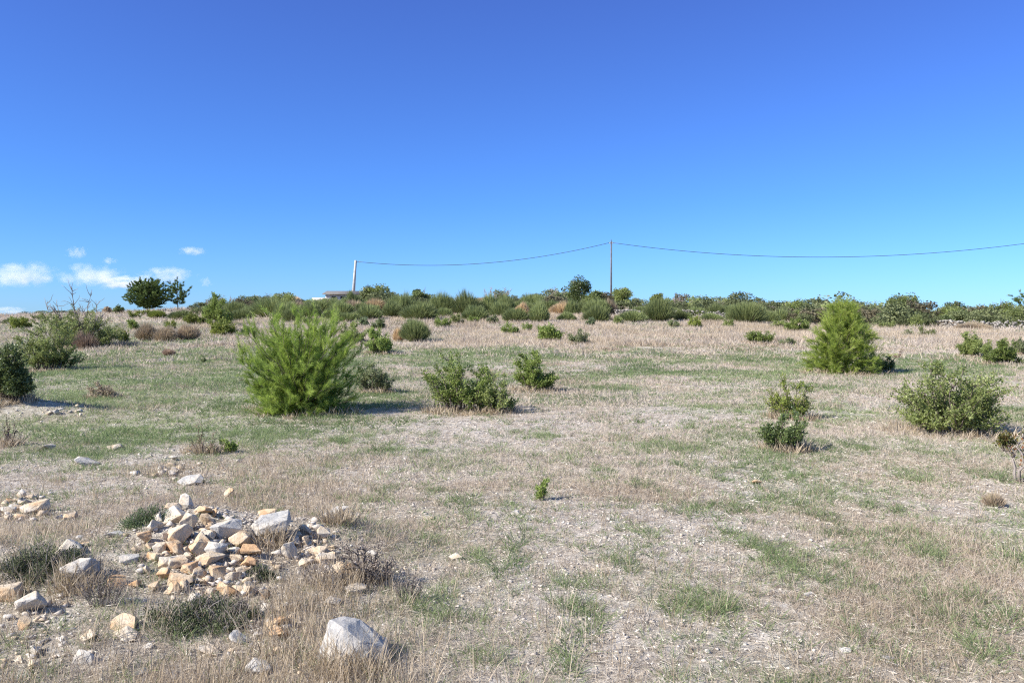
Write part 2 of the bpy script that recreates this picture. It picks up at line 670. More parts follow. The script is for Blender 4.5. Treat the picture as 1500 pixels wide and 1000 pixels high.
# ---------------------------------------------------------------- ground cover
def scatter(n, d0, d1, power=1.0, ang=41):
    """points over the wedge of field in front of the camera; power 1 = even per square metre"""
    u = rng.random(n)
    d = (d0 ** (power + 1) + u * (d1 ** (power + 1) - d0 ** (power + 1))) ** (1 / (power + 1))
    a = np.radians(rng.uniform(-ang, ang, n))
    x = d * np.tan(a) if d0 > 500 else d * np.sin(a)
    y = d * np.cos(a)
    return x, y


def tufts(g, x, y, per, rad, L, W, el, lod, tint, bend=.4, tl=.15):
    n = len(x)
    idx = np.repeat(np.arange(n), per)
    N = len(idx)
    if N == 0:
        return
    rad = np.broadcast_to(np.asarray(rad, float), (n,))[idx]
    L = np.broadcast_to(np.asarray(L, float), (n,))[idx] * rng.uniform(.45, 1.15, N)
    a = rng.uniform(0, 2 * np.pi, N)
    q = rad * np.sqrt(rng.random(N))
    X = x[idx] + q * np.cos(a)
    Y = y[idx] + q * np.sin(a)
    Z = H(X, Y) - .004
    e = rng.uniform(el[0], el[1], N)
    tt = np.broadcast_to(np.asarray(tint, float), (n,))[idx] + rng.normal(0, tl, N)
    blades(g, np.stack([X, Y, Z], 1), a + rng.normal(0, .6, N), e, L, W * rng.uniform(.6, 1.3, N), bend * rng.uniform(.2, 1.4, N), np.clip(tt, 0, 1), lod)


def keep(x, y, p):
    k = rng.random(len(x)) < p
    return x[k], y[k]


PX_M = 1 / (F * 1024 / 1500)     # metres per render pixel at one metre


def ground_cover():
    # grey and straw coloured dead grass, short
    g = Geo()
    for d0, d1, n, per, L, W, lod in ((2.3, 5, 7000, 14, .068, .0022, 3), (5, 8, 12000, 12, .068, .003, 3), (8, 15, 16000, 10, .08, .006, 1),
                                      (15, 30, 26000, 9, .11, .013, 1), (30, 62, 30000, 8, .2, .03, 1), (62, 105, 9000, 7, .3, .06, 1)):
        x, y = scatter(n, d0, d1, .8 if d0 < 15 else .6)
        gr, br, dr = green_at(x, y), bare_at(x, y), dry_at(x, y)
        p = (.30 + .85 * dr) * (1 - .55 * gr) * (1 - .85 * br)
        x, y = keep(x, y, p)
        l_ = L * (.55 + .9 * vnoise(x, y, 1.1, 61)) * (1 + .5 * sstep(33, 40, y))
        tufts(g, x, y, per, .05 + .004 * d0, l_, W, (R(35), R(88)), lod, .25 + .6 * vnoise(x, y, 1.7, 62), .4, .18)
    o = g.build('dry_grass', M['dry'])
    tag(o, 'short grey and straw coloured dead grass over the whole field', 'grass', kind='stuff')

    # lying dead straw and leaf litter, near ground only
    g = Geo()
    for d0, d1, n, L, W, lod in ((2.3, 6, 60000, .05, .0028, 1), (6, 12, 60000, .05, .0045, 1), (12, 24, 40000, .06, .009, 1)):
        x, y = scatter(n, d0, d1, .7)
        x, y = keep(x, y, 1 - .5 * bare_at(x, y))
        N = len(x)
        z = H(x, y) + rng.uniform(0, .018, N)
        blades(g, np.stack([x, y, z], 1), rng.uniform(0, 2 * np.pi, N), rng.uniform(R(-6), R(30), N), L * rng.uniform(.3, 1.4, N), W * rng.uniform(.5, 1.6, N),
               rng.uniform(0, .3, N), np.clip(rng.normal(.55, .25, N), 0, 1), lod)
    o = g.build('straw_litter', M['litter'])
    tag(o, 'pale dead straw and litter lying flat on the near ground', 'straw', kind='stuff')

    # green grass in tufts and patches
    g = Geo()
    for d0, d1, n, per, L, W, lod in ((2.3, 6, 6500, 24, .075, .0026, 3), (6, 12, 13000, 18, .085, .0045, 3), (12, 20, 17000, 13, .10, .011, 1),
                                      (20, 36, 32000, 9, .12, .02, 1), (36, 62, 16000, 8, .17, .04, 1), (62, 100, 5000, 7, .25, .07, 1)):
        x, y = scatter(n, d0, d1, .8)
        x, y = keep(x, y, np.maximum(green_at(x, y), .16) * (1 - .85 * bare_at(x, y)))
        l_ = L * (.5 + vnoise(x, y, .9, 71))
        tufts(g, x, y, per, .05 + .003 * d0, l_, W, (R(30), R(85)), lod, .15 + .7 * vnoise(x, y, 2.3, 72), .6, .15)
    # the denser, longer tufts that stand out in the near field
    spots = [(855, 905, 50, .1), (1040, 895, 60, .09), (780, 778, 30, .08), (1170, 835, 90, .14), (1220, 838, 60, .13), (1130, 815, 50, .15), (1370, 820, 50, .17), (1240, 783, 50, .12), (1350, 790, 40, .12), (680, 738, 50, .12),
             (628, 722, 30, .1), (570, 720, 30, .1), (745, 737, 25, .1), (935, 712, 30, .12), (1010, 685, 50, .12), (880, 690, 50, .1), (940, 790, 60, .12),
             (1050, 745, 60, .12), (750, 820, 35, .2), (700, 815, 25, .12), (820, 865, 30, .12), (850, 905, 40, .16), (1050, 890, 80, .14), (1380, 895, 50, .14),
             (1470, 900, 60, .15), (1100, 800, 40, .13), (1190, 750, 40, .12), (640, 890, 50, .15), (795, 640, 30, .14), (1160, 690, 40, .1), (1000, 745, 40, .11),
             (830, 968, 20, .16), (1000, 875, 60, .12), (900, 820, 60, .12), (420, 640, 60, .12), (490, 645, 40, .12), (380, 655, 60, .1), (1100, 690, 40, .1),
             (1450, 700, 40, .14), (1340, 700, 40, .12), (560, 660, 40, .12), (1300, 750, 40, .12), (1420, 940, 40, .16), (1290, 960, 30, .12), (1200, 980, 40, .12)]
    for px, py, wpx, L in spots:
        c = hit(px, py)
        wd = wpx * c.y / F
        n = max(5, int(60 * wd))
        x = c.x + rng.normal(0, wd * .40, n)
        y = c.y + rng.normal(0, .14 + wd * .2, n) + .3 * (x - c.x) * rng.normal()
        tufts(g, x, y, 26, .045, L * rng.uniform(.5, 1.1, n), .0032 * max(1, c.y / 7), (R(30), R(85)), 3, rng.uniform(.2, .65), .8, .18)
    o = g.build('green_grass', M['grass'])
    tag(o, 'patches and tufts of fresh green grass among the dead grass', 'grass', kind='stuff')

    # the tall pinkish straw of the band below the ridge
    g = Geo()
    for d0, d1, n, per, L, W in ((31, 46, 20000, 8, .26, .02), (46, 64, 22000, 8, .34, .028)):
        x, y = scatter(n, d0, d1, .8)
        s = x / y
        yn = y + 9 * (fbm(x, y, 7, 87, 3) - .5)
        p = sstep(-.24, -.06, s + .1 * (vnoise(x, y, 5, 88) - .5)) * sstep(33, 40, yn) + .12 * (1 - sstep(-.2, -.1, s)) * sstep(40, 46, y)
        p = p * (.06 + .94 * sstep(.40, .60, fbm(x, y, 5, 81, 3)))
        x, y = keep(x, y, p)
        tufts(g, x, y, per, .25, L * (.6 + .8 * vnoise(x, y, 3, 82)), W, (R(55), R(90)), 1, .3 + .6 * vnoise(x, y, 5, 83), .3, .18)
    # dead upright stalks among the near stones
    for d0, d1, n, per, L, W in ((2.6, 5.2, 5000, 8, .19, .0030), (5.2, 9.5, 5000, 7, .15, .0034)):
        x, y = scatter(n, d0, d1, .9)
        s = x / y
        p = (1 - sstep(-.24, -.08, s)) * (1 - .97 * np.clip(bare_at(x, y) * .5, 0, 1)) * sstep(.24, .5, fbm(x, y, .9, 85, 3)) + .06
        p = p * (1 - np.clip(1.5 * np.exp(-((x + 2.05) / .85) ** 2 - ((y - 5.05) / 1.05) ** 2), 0, 1)) * (1 - .8 * np.clip(1.3 * np.exp(-((x + 1.05) / .4) ** 2 - ((y - 5.3) / .5) ** 2), 0, 1))
        x, y = keep(x, y, p)
        tufts(g, x, y, per, .06, L * (.5 + .9 * vnoise(x, y, .7, 86)), W, (R(60), R(90)), 3, rng.uniform(.0, .7, len(x)), .25, .2)
    o = g.build('tall_straw', M['straw'])
    tag(o, 'tall pinkish straw standing in the band under the ridge and among the near stones', 'dead grass', kind='stuff')

    # small stones of the soil
    tet = []
    for k in range(12):
        q = rng.normal(size=(7, 3))
        q /= np.linalg.norm(q, axis=1, keepdims=True)
        q *= np.array([1, .8, .5])
        bm = bmesh.new()
        for p in q:
            bm.verts.new(p)
        bmesh.ops.convex_hull(bm, input=bm.verts)
        bmesh.ops.triangulate(bm, faces=bm.faces)
        bm.verts.index_update()
        tet.append((np.array([v.co[:] for v in bm.verts]), np.array([[v.index for v in f.verts] for f in bm.faces])))
        bm.free()
    g = Geo()
    for d0, d1, n, smin, smax in ((2.3, 6, 34000, .0028, .019), (6, 12, 28000, .0045, .023), (12, 25, 14000, .008, .026), (25, 45, 6000, .015, .05)):
        x, y = scatter(n, d0, d1, .8)
        b = bare_at(x, y)
        x, y = keep(x, y, .22 + .78 * b)
        N = len(x)
        sz = smin + (smax - smin) * rng.random(N) ** 4.5
        sz = sz * (1 + .5 * bare_at(x, y))
        for k in range(12):
            m = np.arange(N) % 12 == k
            tv, tf = tet[k]
            a = rng.uniform(0, 2 * np.pi, m.sum())
            ca, sa = np.cos(a), np.sin(a)
            vx = tv[None, :, 0] * ca[:, None] - tv[None, :, 1] * sa[:, None]
            vy = tv[None, :, 0] * sa[:, None] + tv[None, :, 1] * ca[:, None]
            s_ = sz[m][:, None]
            V = np.stack([x[m][:, None] + vx * s_, y[m][:, None] + vy * s_, H(x[m], y[m])[:, None] + s_ * .1 + tv[None, :, 2] * s_], -1)
            nv = len(tv)
            Fc = np.arange(m.sum())[:, None, None] * nv + tf[None]
            g.add(V, Fc, np.repeat(np.clip(rng.beta(2, 2, m.sum()) * .95, 0, 1), nv))
    o = g.build('gravel', M['gravel'])
    tag(o, 'small pale limestone chips scattered over the bare soil', 'gravel', kind='stuff')


ground_cover()


# ---------------------------------------------------------------- stones
def make_rock(name, w_, d_, h_, tone, seed, loc, rz=None, tilt=None, blocky=.5, pts=None):
    rn = random.Random(seed)
    bm = bmesh.new()
    n = rn.randint(9, 14)
    for p in pts or ():
        bm.verts.new(p)
    for i in range(0 if pts else n):
        v = Vector((rn.gauss(0, 1), rn.gauss(0, 1), rn.gauss(0, 1))).normalized()
        m = max(abs(v.x), abs(v.y), abs(v.z))
        v = v * (1 - blocky) + v / m * blocky
        v *= rn.uniform(.85, 1.05)
        bm.verts.new((v.x * .55, v.y * .55, v.z * .55))
    r = bmesh.ops.convex_hull(bm, input=bm.verts)
    bmesh.ops.delete(bm, geom=[v for v in bm.verts if not v.link_faces], context='VERTS')
    bmesh.ops.dissolve_limit(bm, angle_limit=R(14), verts=bm.verts, edges=bm.edges)
    for v in bm.verts:
        v.co = Vector((v.co.x * w_, v.co.y * d_, v.co.z * h_))
    s = (w_ * d_ * h_) ** (1 / 3)
    bmesh.ops.bevel(bm, geom=list(bm.edges), offset=s * .025, segments=1, affect='EDGES')
    bmesh.ops.triangulate(bm, faces=bm.faces)
    for it in range(2 if s < .16 else 3):
        lim = s * (.34 if it == 0 else .2)
        es = [e for e in bm.edges if e.calc_length() > lim]
        if es:
            bmesh.ops.subdivide_edges(bm, edges=es, cuts=1)
            bmesh.ops.triangulate(bm, faces=[f for f in bm.faces if len(f.verts) > 3])
    bm.normal_update()
    for v in bm.verts:
        q = v.co / s
        a = float(fbm(q.x * 1.3 + q.z * 2.1 + seed, q.y * 1.7 - q.z * 1.1, .35, seed % 13, 3)) - .5
        b = float(vnoise(q.x + q.z * 3 + seed, q.y * 2 + q.z, .12, 5)) - .5
        v.co += v.normal * s * (.055 * a + .03 * b)
    me = bpy.data.meshes.new(name)
    bm.to_mesh(me)
    bm.free()
    me.materials.append(M['rock'])
    o = bpy.data.objects.new(name, me)
    COL.objects.link(o)
    o['tone'] = float(tone * .85 + .14)
    o.rotation_euler = (rn.uniform(-.3, .3) if tilt is None else tilt[0], rn.uniform(-.3, .3) if tilt is None else tilt[1], rn.uniform(0, 6.28) if rz is None else rz)
    o.location = loc
    return o


def put_rock(px, py, wp, hp, tone, label, seed, group=None, lift=.30, cat='rock', name='limestone_rock', **kw):
    c = hit(px, py + hp * .42)
    k = c.y / F
    w_ = wp * k * 1.08
    h_ = max(hp * k * .95, w_ * .42)
    dd = w_ * .8
    o = make_rock(name, w_, dd, h_, tone, seed, (c.x, c.y + dd * .28, c.z + h_ * lift), rz=kw.get('rz', random.Random(seed).uniform(-.5, .5)), tilt=kw.get('tilt'), blocky=kw.get('blocky', .55), pts=kw.get('pts'))
    tag(o, label, cat, group)
    return o


# near stones outside the heap: px, py, w, h, tone, label
LONE = [
    (512, 946, 92, 70, -.08, 'largest white block of limestone with ochre stains lying below the heap'),
    (490, 750, 38, 34, .22, 'peaked grey white rock standing behind the heap on its far right'),
    (394, 777, 48, 32, .0, 'slanted pale grey slab with a dark side right of the heap top'),
    (492, 838, 46, 38, .72, 'large yellow block casting a long shadow at the right end of the stones'),
    (517, 832, 22, 24, .95, 'dark orange stone pressed against the right side of the large yellow block'),
    (122, 676, 36, 16, .25, 'wide flat white stone in dead grass on the far left'),
    (166, 653, 20, 13, .35, 'small pale stone upslope of the wide flat white stone'),
    (66, 655, 20, 12, .3, 'flat greyish stone beside the earth mound on the left'),
    (81, 602, 13, 10, .3, 'small pale stone on the crest of the bare earth mound'),
    (250, 672, 18, 7, .4, 'thin flat stone half hidden in grass behind the heap, farthest back'),
    (250, 690, 18, 10, .45, 'cream stone in grass behind the heap, left of a pair'),
    (270, 693, 14, 10, .4, 'rounded pale stone of the pair in grass behind the heap'),
    (277, 706, 34, 10, .15, 'long low grey stone in grass behind the heap'),
    (335, 722, 16, 20, .8, 'upright sandy stone leaning in grass behind the heap'),
    (312, 724, 20, 8, .3, 'low pale stone beside the upright sandy stone behind the heap'),
    (86, 805, 52, 26, .3, 'pale slab in front of the dark green herb on the left'),
    (112, 838, 50, 40, .12, 'big grey boulder beside the dark green herb'),
    (118, 798, 18, 10, .8, 'thin ochre sliver resting on the pale slab by the dark green herb'),
    (10, 868, 34, 34, .72, 'orange cream rock cut by the left picture edge'),
    (42, 882, 38, 40, .35, 'tan boulder below the dark green herb'),
    (34, 912, 18, 24, .8, 'ochre stone at the foot of the tan boulder'),
    (178, 915, 44, 30, .72, 'cream and ochre split stone among dead stalks below the heap'),
    (182, 933, 34, 12, .5, 'flat stone under the cream and ochre split stone'),
    (48, 952, 26, 22, .35, 'pale stone near the bottom left corner'),
    (54, 974, 28, 16, .55, 'cream wedge just in front of the pale corner stone'),
    (22, 968, 18, 16, .6, 'brownish stone left of the cream wedge near the corner'),
    (118, 968, 30, 26, .15, 'grey stone among twigs at the bottom left'),
    (130, 930, 30, 18, .4, 'tan stone half sunk in dead twigs left of the split stone'),
    (375, 978, 34, 28, .1, 'grey stone at the bottom edge left of the largest white block'),
    (303, 954, 32, 16, .5, 'low cream stone below the dark herb patch'),
    (350, 936, 30, 20, .15, 'rough grey stone right of the low cream stone'),
    (404, 915, 34, 14, .7, 'flat orange tinted stone above the bottom grey stones'),
    (406, 932, 30, 18, .9, 'brown orange stone under the flat orange tinted stone'),
    (418, 892, 30, 16, .25, 'pale broken stone in grass left of the largest white block'),
    (388, 893, 26, 18, .05, 'dark grey stone in shade between heap and largest white block'),
    (484, 880, 26, 14, .2, 'pale stone above the largest white block'),
    (520, 862, 30, 18, .15, 'grey stone in the shadow under the large yellow block'),
    (412, 948, 24, 16, .35, 'tan stone left of the largest white block, closest to it'),
    (216, 948, 14, 10, .2, 'small white stone beside the low cream stone, on its left'),
    (255, 990, 24, 10, .3, 'small pale stone cut by the bottom edge below the heap'),
    (202, 985, 24, 12, .1, 'grey stone cut by the bottom edge left of a pale one'),
    (30, 722, 14, 16, .2, 'small white upright stone on top of the far left stone cluster'),
    (46, 745, 38, 16, .62, 'long cream stone in front of the far left stone cluster'),
    (52, 737, 22, 12, .8, 'orange stone behind the long cream one in the left cluster'),
    (22, 743, 22, 12, .55, 'tan stone in the middle of the far left cluster'),
    (8, 748, 18, 14, .6, 'cream stone of the left cluster, nearest the picture edge'),
    (12, 734, 16, 10, .85, 'small orange stone at the back left of the far left cluster'),
    (26, 757, 20, 9, .7, 'low brown stone at the foot of the far left cluster'),
    (44, 728, 14, 9, .5, 'small brown stone right of the upright white one in the left cluster'),
    (84, 759, 13, 14, .3, 'round cream pebble of a stone right of the left cluster'),
    (98, 757, 24, 12, .75, 'flat tan stone right of the round cream stone'),
    (116, 787, 12, 8, .05, 'small grey stone in dead grass above the pale slab'),
    (186, 822, 28, 14, .0, 'flat light grey stone left of the heap'),
    (170, 852, 28, 20, .85, 'sandy orange stone half buried left of the heap foot'),
    (192, 875, 14, 11, .2, 'small white stone left of the dark herb patch'),
    (166, 783, 28, 12, .05, 'thin grey slab edge left of the heap under the herb'),
    (629, 757, 16, 9, .35, 'low tan stone alone in the near field'),
    (756, 751, 12, 9, .15, 'small white stone right of the low tan stone in the field'),
    (1110, 706, 14, 8, .95, 'small orange stone alone in the field at the right'),
    (543, 811, 16, 9, .3, 'small flat stone right of the large yellow block'),
    (668, 818, 22, 7, .25, 'thin pale stone in the near field right of the stones'),
    (1305, 965, 18, 9, .15, 'small white stone near the bottom right'),
    (1240, 952, 16, 9, .2, 'small white stone left of the others at bottom right'),
    (1185, 872, 16, 8, .25, 'flat whitish stone below the long green tuft'),
]
for i, q in enumerate(LONE):
    kw = {}
    if i == 0:
        kw = dict(rz=-.05, tilt=(0, 0), lift=-.06, pts=[(-.56, -.1, 0), (-.1, -.5, 0), (.5, -.3, 0), (.56, .1, 0), (.3, .5, 0), (-.4, .5, 0), (-.34, -.05, .98), (-.1, -.28, .93), (.06, .3, .86),
                                                        (-.2, .35, .9), (.52, -.1, .42), (.5, .28, .40), (.2, -.36, .62)])
    if i == 2:
        kw = dict(rz=.12, tilt=(.0, .0), lift=.35, pts=[(-.5, -.30, -.1), (-.42, .4, .1), (.5, .45, .35), (.46, -.3, .05), (-.52, -.30, .38), (-.36, .45, .62), (.44, .5, .85), (.5, -.28, .62), (-.3, -.5, -.1), (-.3, -.48, .2)])
    if i == 3:
        kw = dict(blocky=.8, rz=.2, tilt=(-.1, .15))
    put_rock(*q, seed=100 + i, **kw)

# stones of the heap, row by row from its back to its foot
ROWS = [
    ('topmost row', [(270, 735, 16, 24, .05), (252, 745, 22, 14, .4), (297, 750, 30, 16, .72), (316, 752, 18, 14, .9)]),
    ('second row', [(232, 760, 26, 16, .3), (252, 758, 38, 20, .35), (271, 764, 26, 30, .25), (301, 764, 20, 18, .3), (308, 773, 18, 14, .7), (388, 757, 30, 12, .85), (436, 785, 18, 10, .5)]),
    ('third row', [(224, 774, 30, 18, .3), (236, 788, 26, 14, .55), (254, 788, 44, 28, .5), (286, 792, 34, 28, .62), (303, 786, 20, 20, .35), (329, 778, 40, 32, .08), (350, 792, 28, 22, .65), (446, 779, 20, 14, .5), (470, 783, 24, 20, .45)]),
    ('middle row', [(200, 792, 38, 20, .92), (219, 802, 16, 14, .6), (233, 803, 20, 14, .4), (256, 806, 42, 20, .72), (271, 812, 16, 14, .45), (289, 808, 28, 24, .72), (311, 806, 30, 26, .0), (338, 810, 20, 14, .1), (366, 809, 26, 20, .85), (395, 797, 16, 10, .9), (423, 808, 20, 26, .45), (432, 795, 20, 14, .1), (448, 795, 12, 20, .45), (462, 810, 30, 12, .5)]),
    ('row under the middle', [(222, 818, 26, 16, .75), (240, 825, 22, 16, .45), (256, 824, 32, 18, .3), (272, 818, 14, 16, .4), (278, 829, 24, 26, .95), (303, 822, 38, 20, .4), (342, 822, 24, 16, .7), (363, 826, 22, 18, .95), (472, 821, 32, 14, .55), (445, 826, 14, 18, .15), (485, 816, 18, 14, .8)]),
    ('row above the foot', [(238, 842, 24, 20, .85), (262, 850, 30, 26, .7), (288, 843, 22, 18, .5), (316, 840, 22, 22, .6), (340, 845, 24, 16, .3), (352, 838, 24, 16, .5), (370, 846, 18, 12, .75), (212, 838, 20, 14, .7)]),
    ('lowest row', [(228, 862, 24, 18, .5), (250, 866, 22, 14, .8), (272, 860, 18, 16, .55), (292, 856, 20, 12, .5), (333, 862, 32, 22, .6), (350, 866, 26, 20, .5), (366, 862, 22, 22, .4), (282, 877, 18, 12, .1), (306, 868, 14, 10, .2), (385, 872, 20, 14, .9), (196, 856, 16, 12, .7)]),
]
ORD = ['first', 'second', 'third', 'fourth', 'fifth', 'sixth', 'seventh', 'eighth', 'ninth', 'tenth', 'eleventh', 'twelfth', 'thirteenth', 'fourteenth', 'fifteenth']


def tone_word(t):
    return 'grey white' if t < .18 else 'off white' if t < .38 else 'cream' if t < .6 else 'yellowish' if t < .8 else 'orange'


seed = 500
for row, items in ROWS:
    items = sorted(items)
    for k, (px, py, wp, hp, tone) in enumerate(items):
        seed += 1
        size = 'large' if wp > 32 else 'small' if wp < 20 else 'middling'
        put_rock(px, py, wp * 1.0, hp * 1.04, tone + (.2 if tone < .3 else .12 if tone < .65 else .04), f'{size} {tone_word(tone)} stone, {ORD[k]} from the left in the {row} of stones', seed,
                 'stones of the broken limestone heap', lift=.42, cat='stone', name='heap_stone', blocky=random.Random(seed).uniform(.3, .9),
                 tilt=(random.Random(seed).uniform(-.5, .5), random.Random(seed + 1).uniform(-.5, .5)))


def rubble():
    """fragments too many to count, filling between the stones"""
    g = Geo()
    for (px, py, sx, sy, n) in ((290, 810, 60, 48, 260), (340, 850, 60, 22, 90), (455, 805, 34, 22, 70), (30, 745, 36, 16, 70), (90, 604, 50, 8, 14), (60, 930, 60, 50, 70),
                                (400, 930, 60, 40, 70), (260, 690, 60, 14, 40)):
        for _ in range(n * 2):
            x = random.gauss(px, sx * .62)
            y = random.gauss(py, sy * .62)
            if x < -40 or y > 998 or y < 590:
                continue
            c = hit(x, y)
            s = (.008 + .045 * random.random() ** 2.6) * min(c.y / 5.5, 1.3)
            q = rng.normal(size=(8, 3))
            q /= np.linalg.norm(q, axis=1, keepdims=True)
            bm = bmesh.new()
            for p in q:
                bm.verts.new((c.x + p[0] * s, c.y + p[1] * s * .8, c.z + s * .3 + p[2] * s * .6))
            bmesh.ops.convex_hull(bm, input=bm.verts)
            bmesh.ops.triangulate(bm, faces=bm.faces)
            bm.verts.index_update()
            g.add([v.co[:] for v in bm.verts], [[v.index for v in f.verts] for f in bm.faces], random.choice((.3, .55, .7, .85, .95, 1.0)))
            bm.free()
    o = g.build('rubble', M['gravel'])
    tag(o, 'small broken limestone fragments filling the gaps of the stone heap', 'rubble', kind='stuff')


random.seed(3)
rubble()


# ---------------------------------------------------------------- plants
def curve_pts(p0, d0, L, n, up=.0, wob=.08):
    pts = [np.array(p0, float)]
    d = np.array(d0, float)
    d /= np.linalg.norm(d)
    for i in range(n):
        d = d + rng.normal(0, wob, 3)
        d[2] += up / n
        d /= np.linalg.norm(d)
        pts.append(pts[-1] + d * L / n)
    return np.array(pts)


def leafy(px, base, wp, hp, mat, label, cat='shrub', name='leafy_shrub', dens=1.0, leaf=.03, stems=14, group=None, spread=1.0, dist=None, twig='bark', seed=0, up=.25, airy=.0, part='foliage'):
    """shrub of arching stems with small leaves along them, sized by its pixels in the photograph"""
    global rng
    rng = np.random.default_rng(1000 + seed + int(px * 7 + base))
    c = hit(px, base) if dist is None else at(px, dist)
    k = c.y / F
    W, Hh = wp * k, hp * k
    root = empty(name, c)
    tag(root, label, cat, group)
    gs, gl = Geo(), Geo()
    P, Dr, TT = [], [], []
    n_st = int(stems)
    for i in range(n_st):
        a = i * 2.4 + rng.uniform(-.4, .4)
        rr = rng.uniform(.05, 1) ** .6
        tx, ty = math.cos(a) * W * .5 * rr, math.sin(a) * W * .42 * rr
        tz = Hh * math.sqrt(max(0.05, 1 - (rr * .93) ** 2.2)) * rng.uniform(.62, 1.16)
        if i % 5 in (1, 3):
            tz *= rng.uniform(.2, .7)
        b = np.array([tx * .42, ty * .42, -.03])
        t = np.array([tx, ty, tz])
        mid = b + (t - b) * .5 + np.array([tx * .05, ty * .05, Hh * .10])
        s = np.linspace(0, 1, 7)[:, None]
        pts = (1 - s) ** 2 * b + 2 * s * (1 - s) * mid + s ** 2 * t
        pts[1:] += rng.normal(0, .02 * Hh, (6, 3))
        tube(gs, pts, .006 + .010 * Hh, .003, 4, rng.random())
        # side twigs
        for j in range(int(8 + 3 * (Hh > .8))):
            q = rng.uniform(.22, 1.0)
            i0 = min(5, int(q * 6))
            p = pts[i0] + (pts[i0 + 1] - pts[i0]) * (q * 6 - i0)
            d = rng.normal(0, 1, 3)
            d[2] = abs(d[2]) * .6 + up
            d[:2] += np.array([math.cos(a), math.sin(a)]) * .5 * spread
            L = rng.uniform(.10, .26) * (W + Hh) * .5
            tp = curve_pts(p, d, L, 4, .3, .2)
            tube(gs, tp, .004 + .002 * Hh, .0015, 3, rng.random())
            m = int(24 * dens * rng.uniform(.3, 1.5))
            if rng.random() < .12:
                m = 1
            TT.append(np.full(m, rng.normal(.5, .2)))
            u = rng.uniform(.1, 1, m)
            ii = np.minimum(3, (u * 4).astype(int))
            pp = tp[ii] + (tp[ii + 1] - tp[ii]) * (u * 4 - ii)[:, None] + rng.normal(0, leaf * (.55 + airy), (m, 3))
            P.append(pp)
            dd = rng.normal(0, 1, (m, 3)) * .8 + (tp[ii + 1] - tp[ii]) / (L / 4) * .8
            dd[:, 2] += up
            Dr.append(dd)
    P = np.concatenate(P)
    P[:, 2] = np.maximum(P[:, 2], .01)
    sc = leaf
    leaves(gl, P, sc * rng.uniform(.5, 1.5, len(P)), sc * .55 * rng.uniform(.7, 1.3, len(P)),
           np.clip(np.concatenate(TT) + rng.normal(0, .15, len(P)), 0, 1), dirs=np.concatenate(Dr))
    gs.build('stem', M[twig], root)
    gl.build(part, M[mat], root)
    return root


def broom(px, base, wp, hp, mat, label, name='broom_bush', cat='bush', n=1700, dist=None, group=None, fan=1.0, wid=1.0, seed=0, part='stems', herb=False):
    """dense dome of upright rush-like stems"""
    global rng
    rng = np.random.default_rng(5000 + seed + int(px * 7 + base))
    c = hit(px, base) if dist is None else at(px, dist)
    k = c.y / F
    W, Hh = wp * k, hp * k
    o_name = name
    if not herb and c.y > 30:
        W, Hh = W * 1.25, Hh * (1.0 if mat != 'orange' else .85)
    root = empty(o_name, c)
    tag(root, label, cat, group)
    g = Geo()
    n = int(n)
    lumps = [(rng.uniform(-.55, .55), rng.uniform(-.55, .55), rng.uniform(.75, 1.1)) for _ in range(7)]
    a = rng.uniform(0, 2 * np.pi, n)
    q = np.sqrt(rng.random(n))
    x, y = q * np.cos(a), q * np.sin(a)
    hz = np.sqrt(np.maximum(.04, 1 - (q * .95) ** 2.6))
    lf = np.ones(n)
    for lx, ly, lh in lumps:
        lf = lf + (lh - .9) * np.exp(-((x - lx) ** 2 + (y - ly) ** 2) / .12) * 1.2
    hz = hz * lf * rng.uniform(.82, 1.06, n)
    st = rng.uniform(.0, .55, n)
    tip = np.stack([x * W * .5 * fan, y * W * .42 * fan, hz * Hh], 1)
    b = np.stack([x * W * .22, y * W * .2, np.zeros(n)], 1)
    P = b + (tip - b) * st[:, None]
    dv = tip - P
    L = np.linalg.norm(dv, axis=1)
    az = np.arctan2(dv[:, 1], dv[:, 0])
    el = np.arcsin(np.clip(dv[:, 2] / L, -1, 1))
    wdt = (.0045 + c.y * .00042) * wid
    if herb:
        L = L * rng.uniform(.25, .7, n)
        st2 = rng.uniform(.1, .9, n)
        P = b + (tip - b) * st2[:, None]
        L = np.minimum(L, .07)
        az = az + rng.normal(0, .9, n)
        el = el + rng.normal(0, .5, n)
        P[:, :2] *= 1 + .12 * rng.normal(size=(n, 1))
    blades(g, P, az + rng.normal(0, .12, n), np.clip(el + rng.normal(0, .12, n), .1, 1.55), L, wdt * rng.uniform(.6, 1.3, n), rng.uniform(0, .12, n),
           np.clip(.25 + .5 * rng.random(n) + .2 * (hz - .6), 0, 1), 3)
    g.build(part, M[mat], root)
    gs = Geo()
    for i in range(9):
        a = i * .7 + rng.uniform(-.2, .2)
        tube(gs, curve_pts((0.1 * W * math.cos(a), .1 * W * math.sin(a), -.04), (math.cos(a) * W, math.sin(a) * W, Hh * 1.3), (W + Hh) * .24, 4, .1, .1), .012 + .004 * Hh, .005, 4, .4)
    gs.build('stem_base', M['bark'], root)
    return root


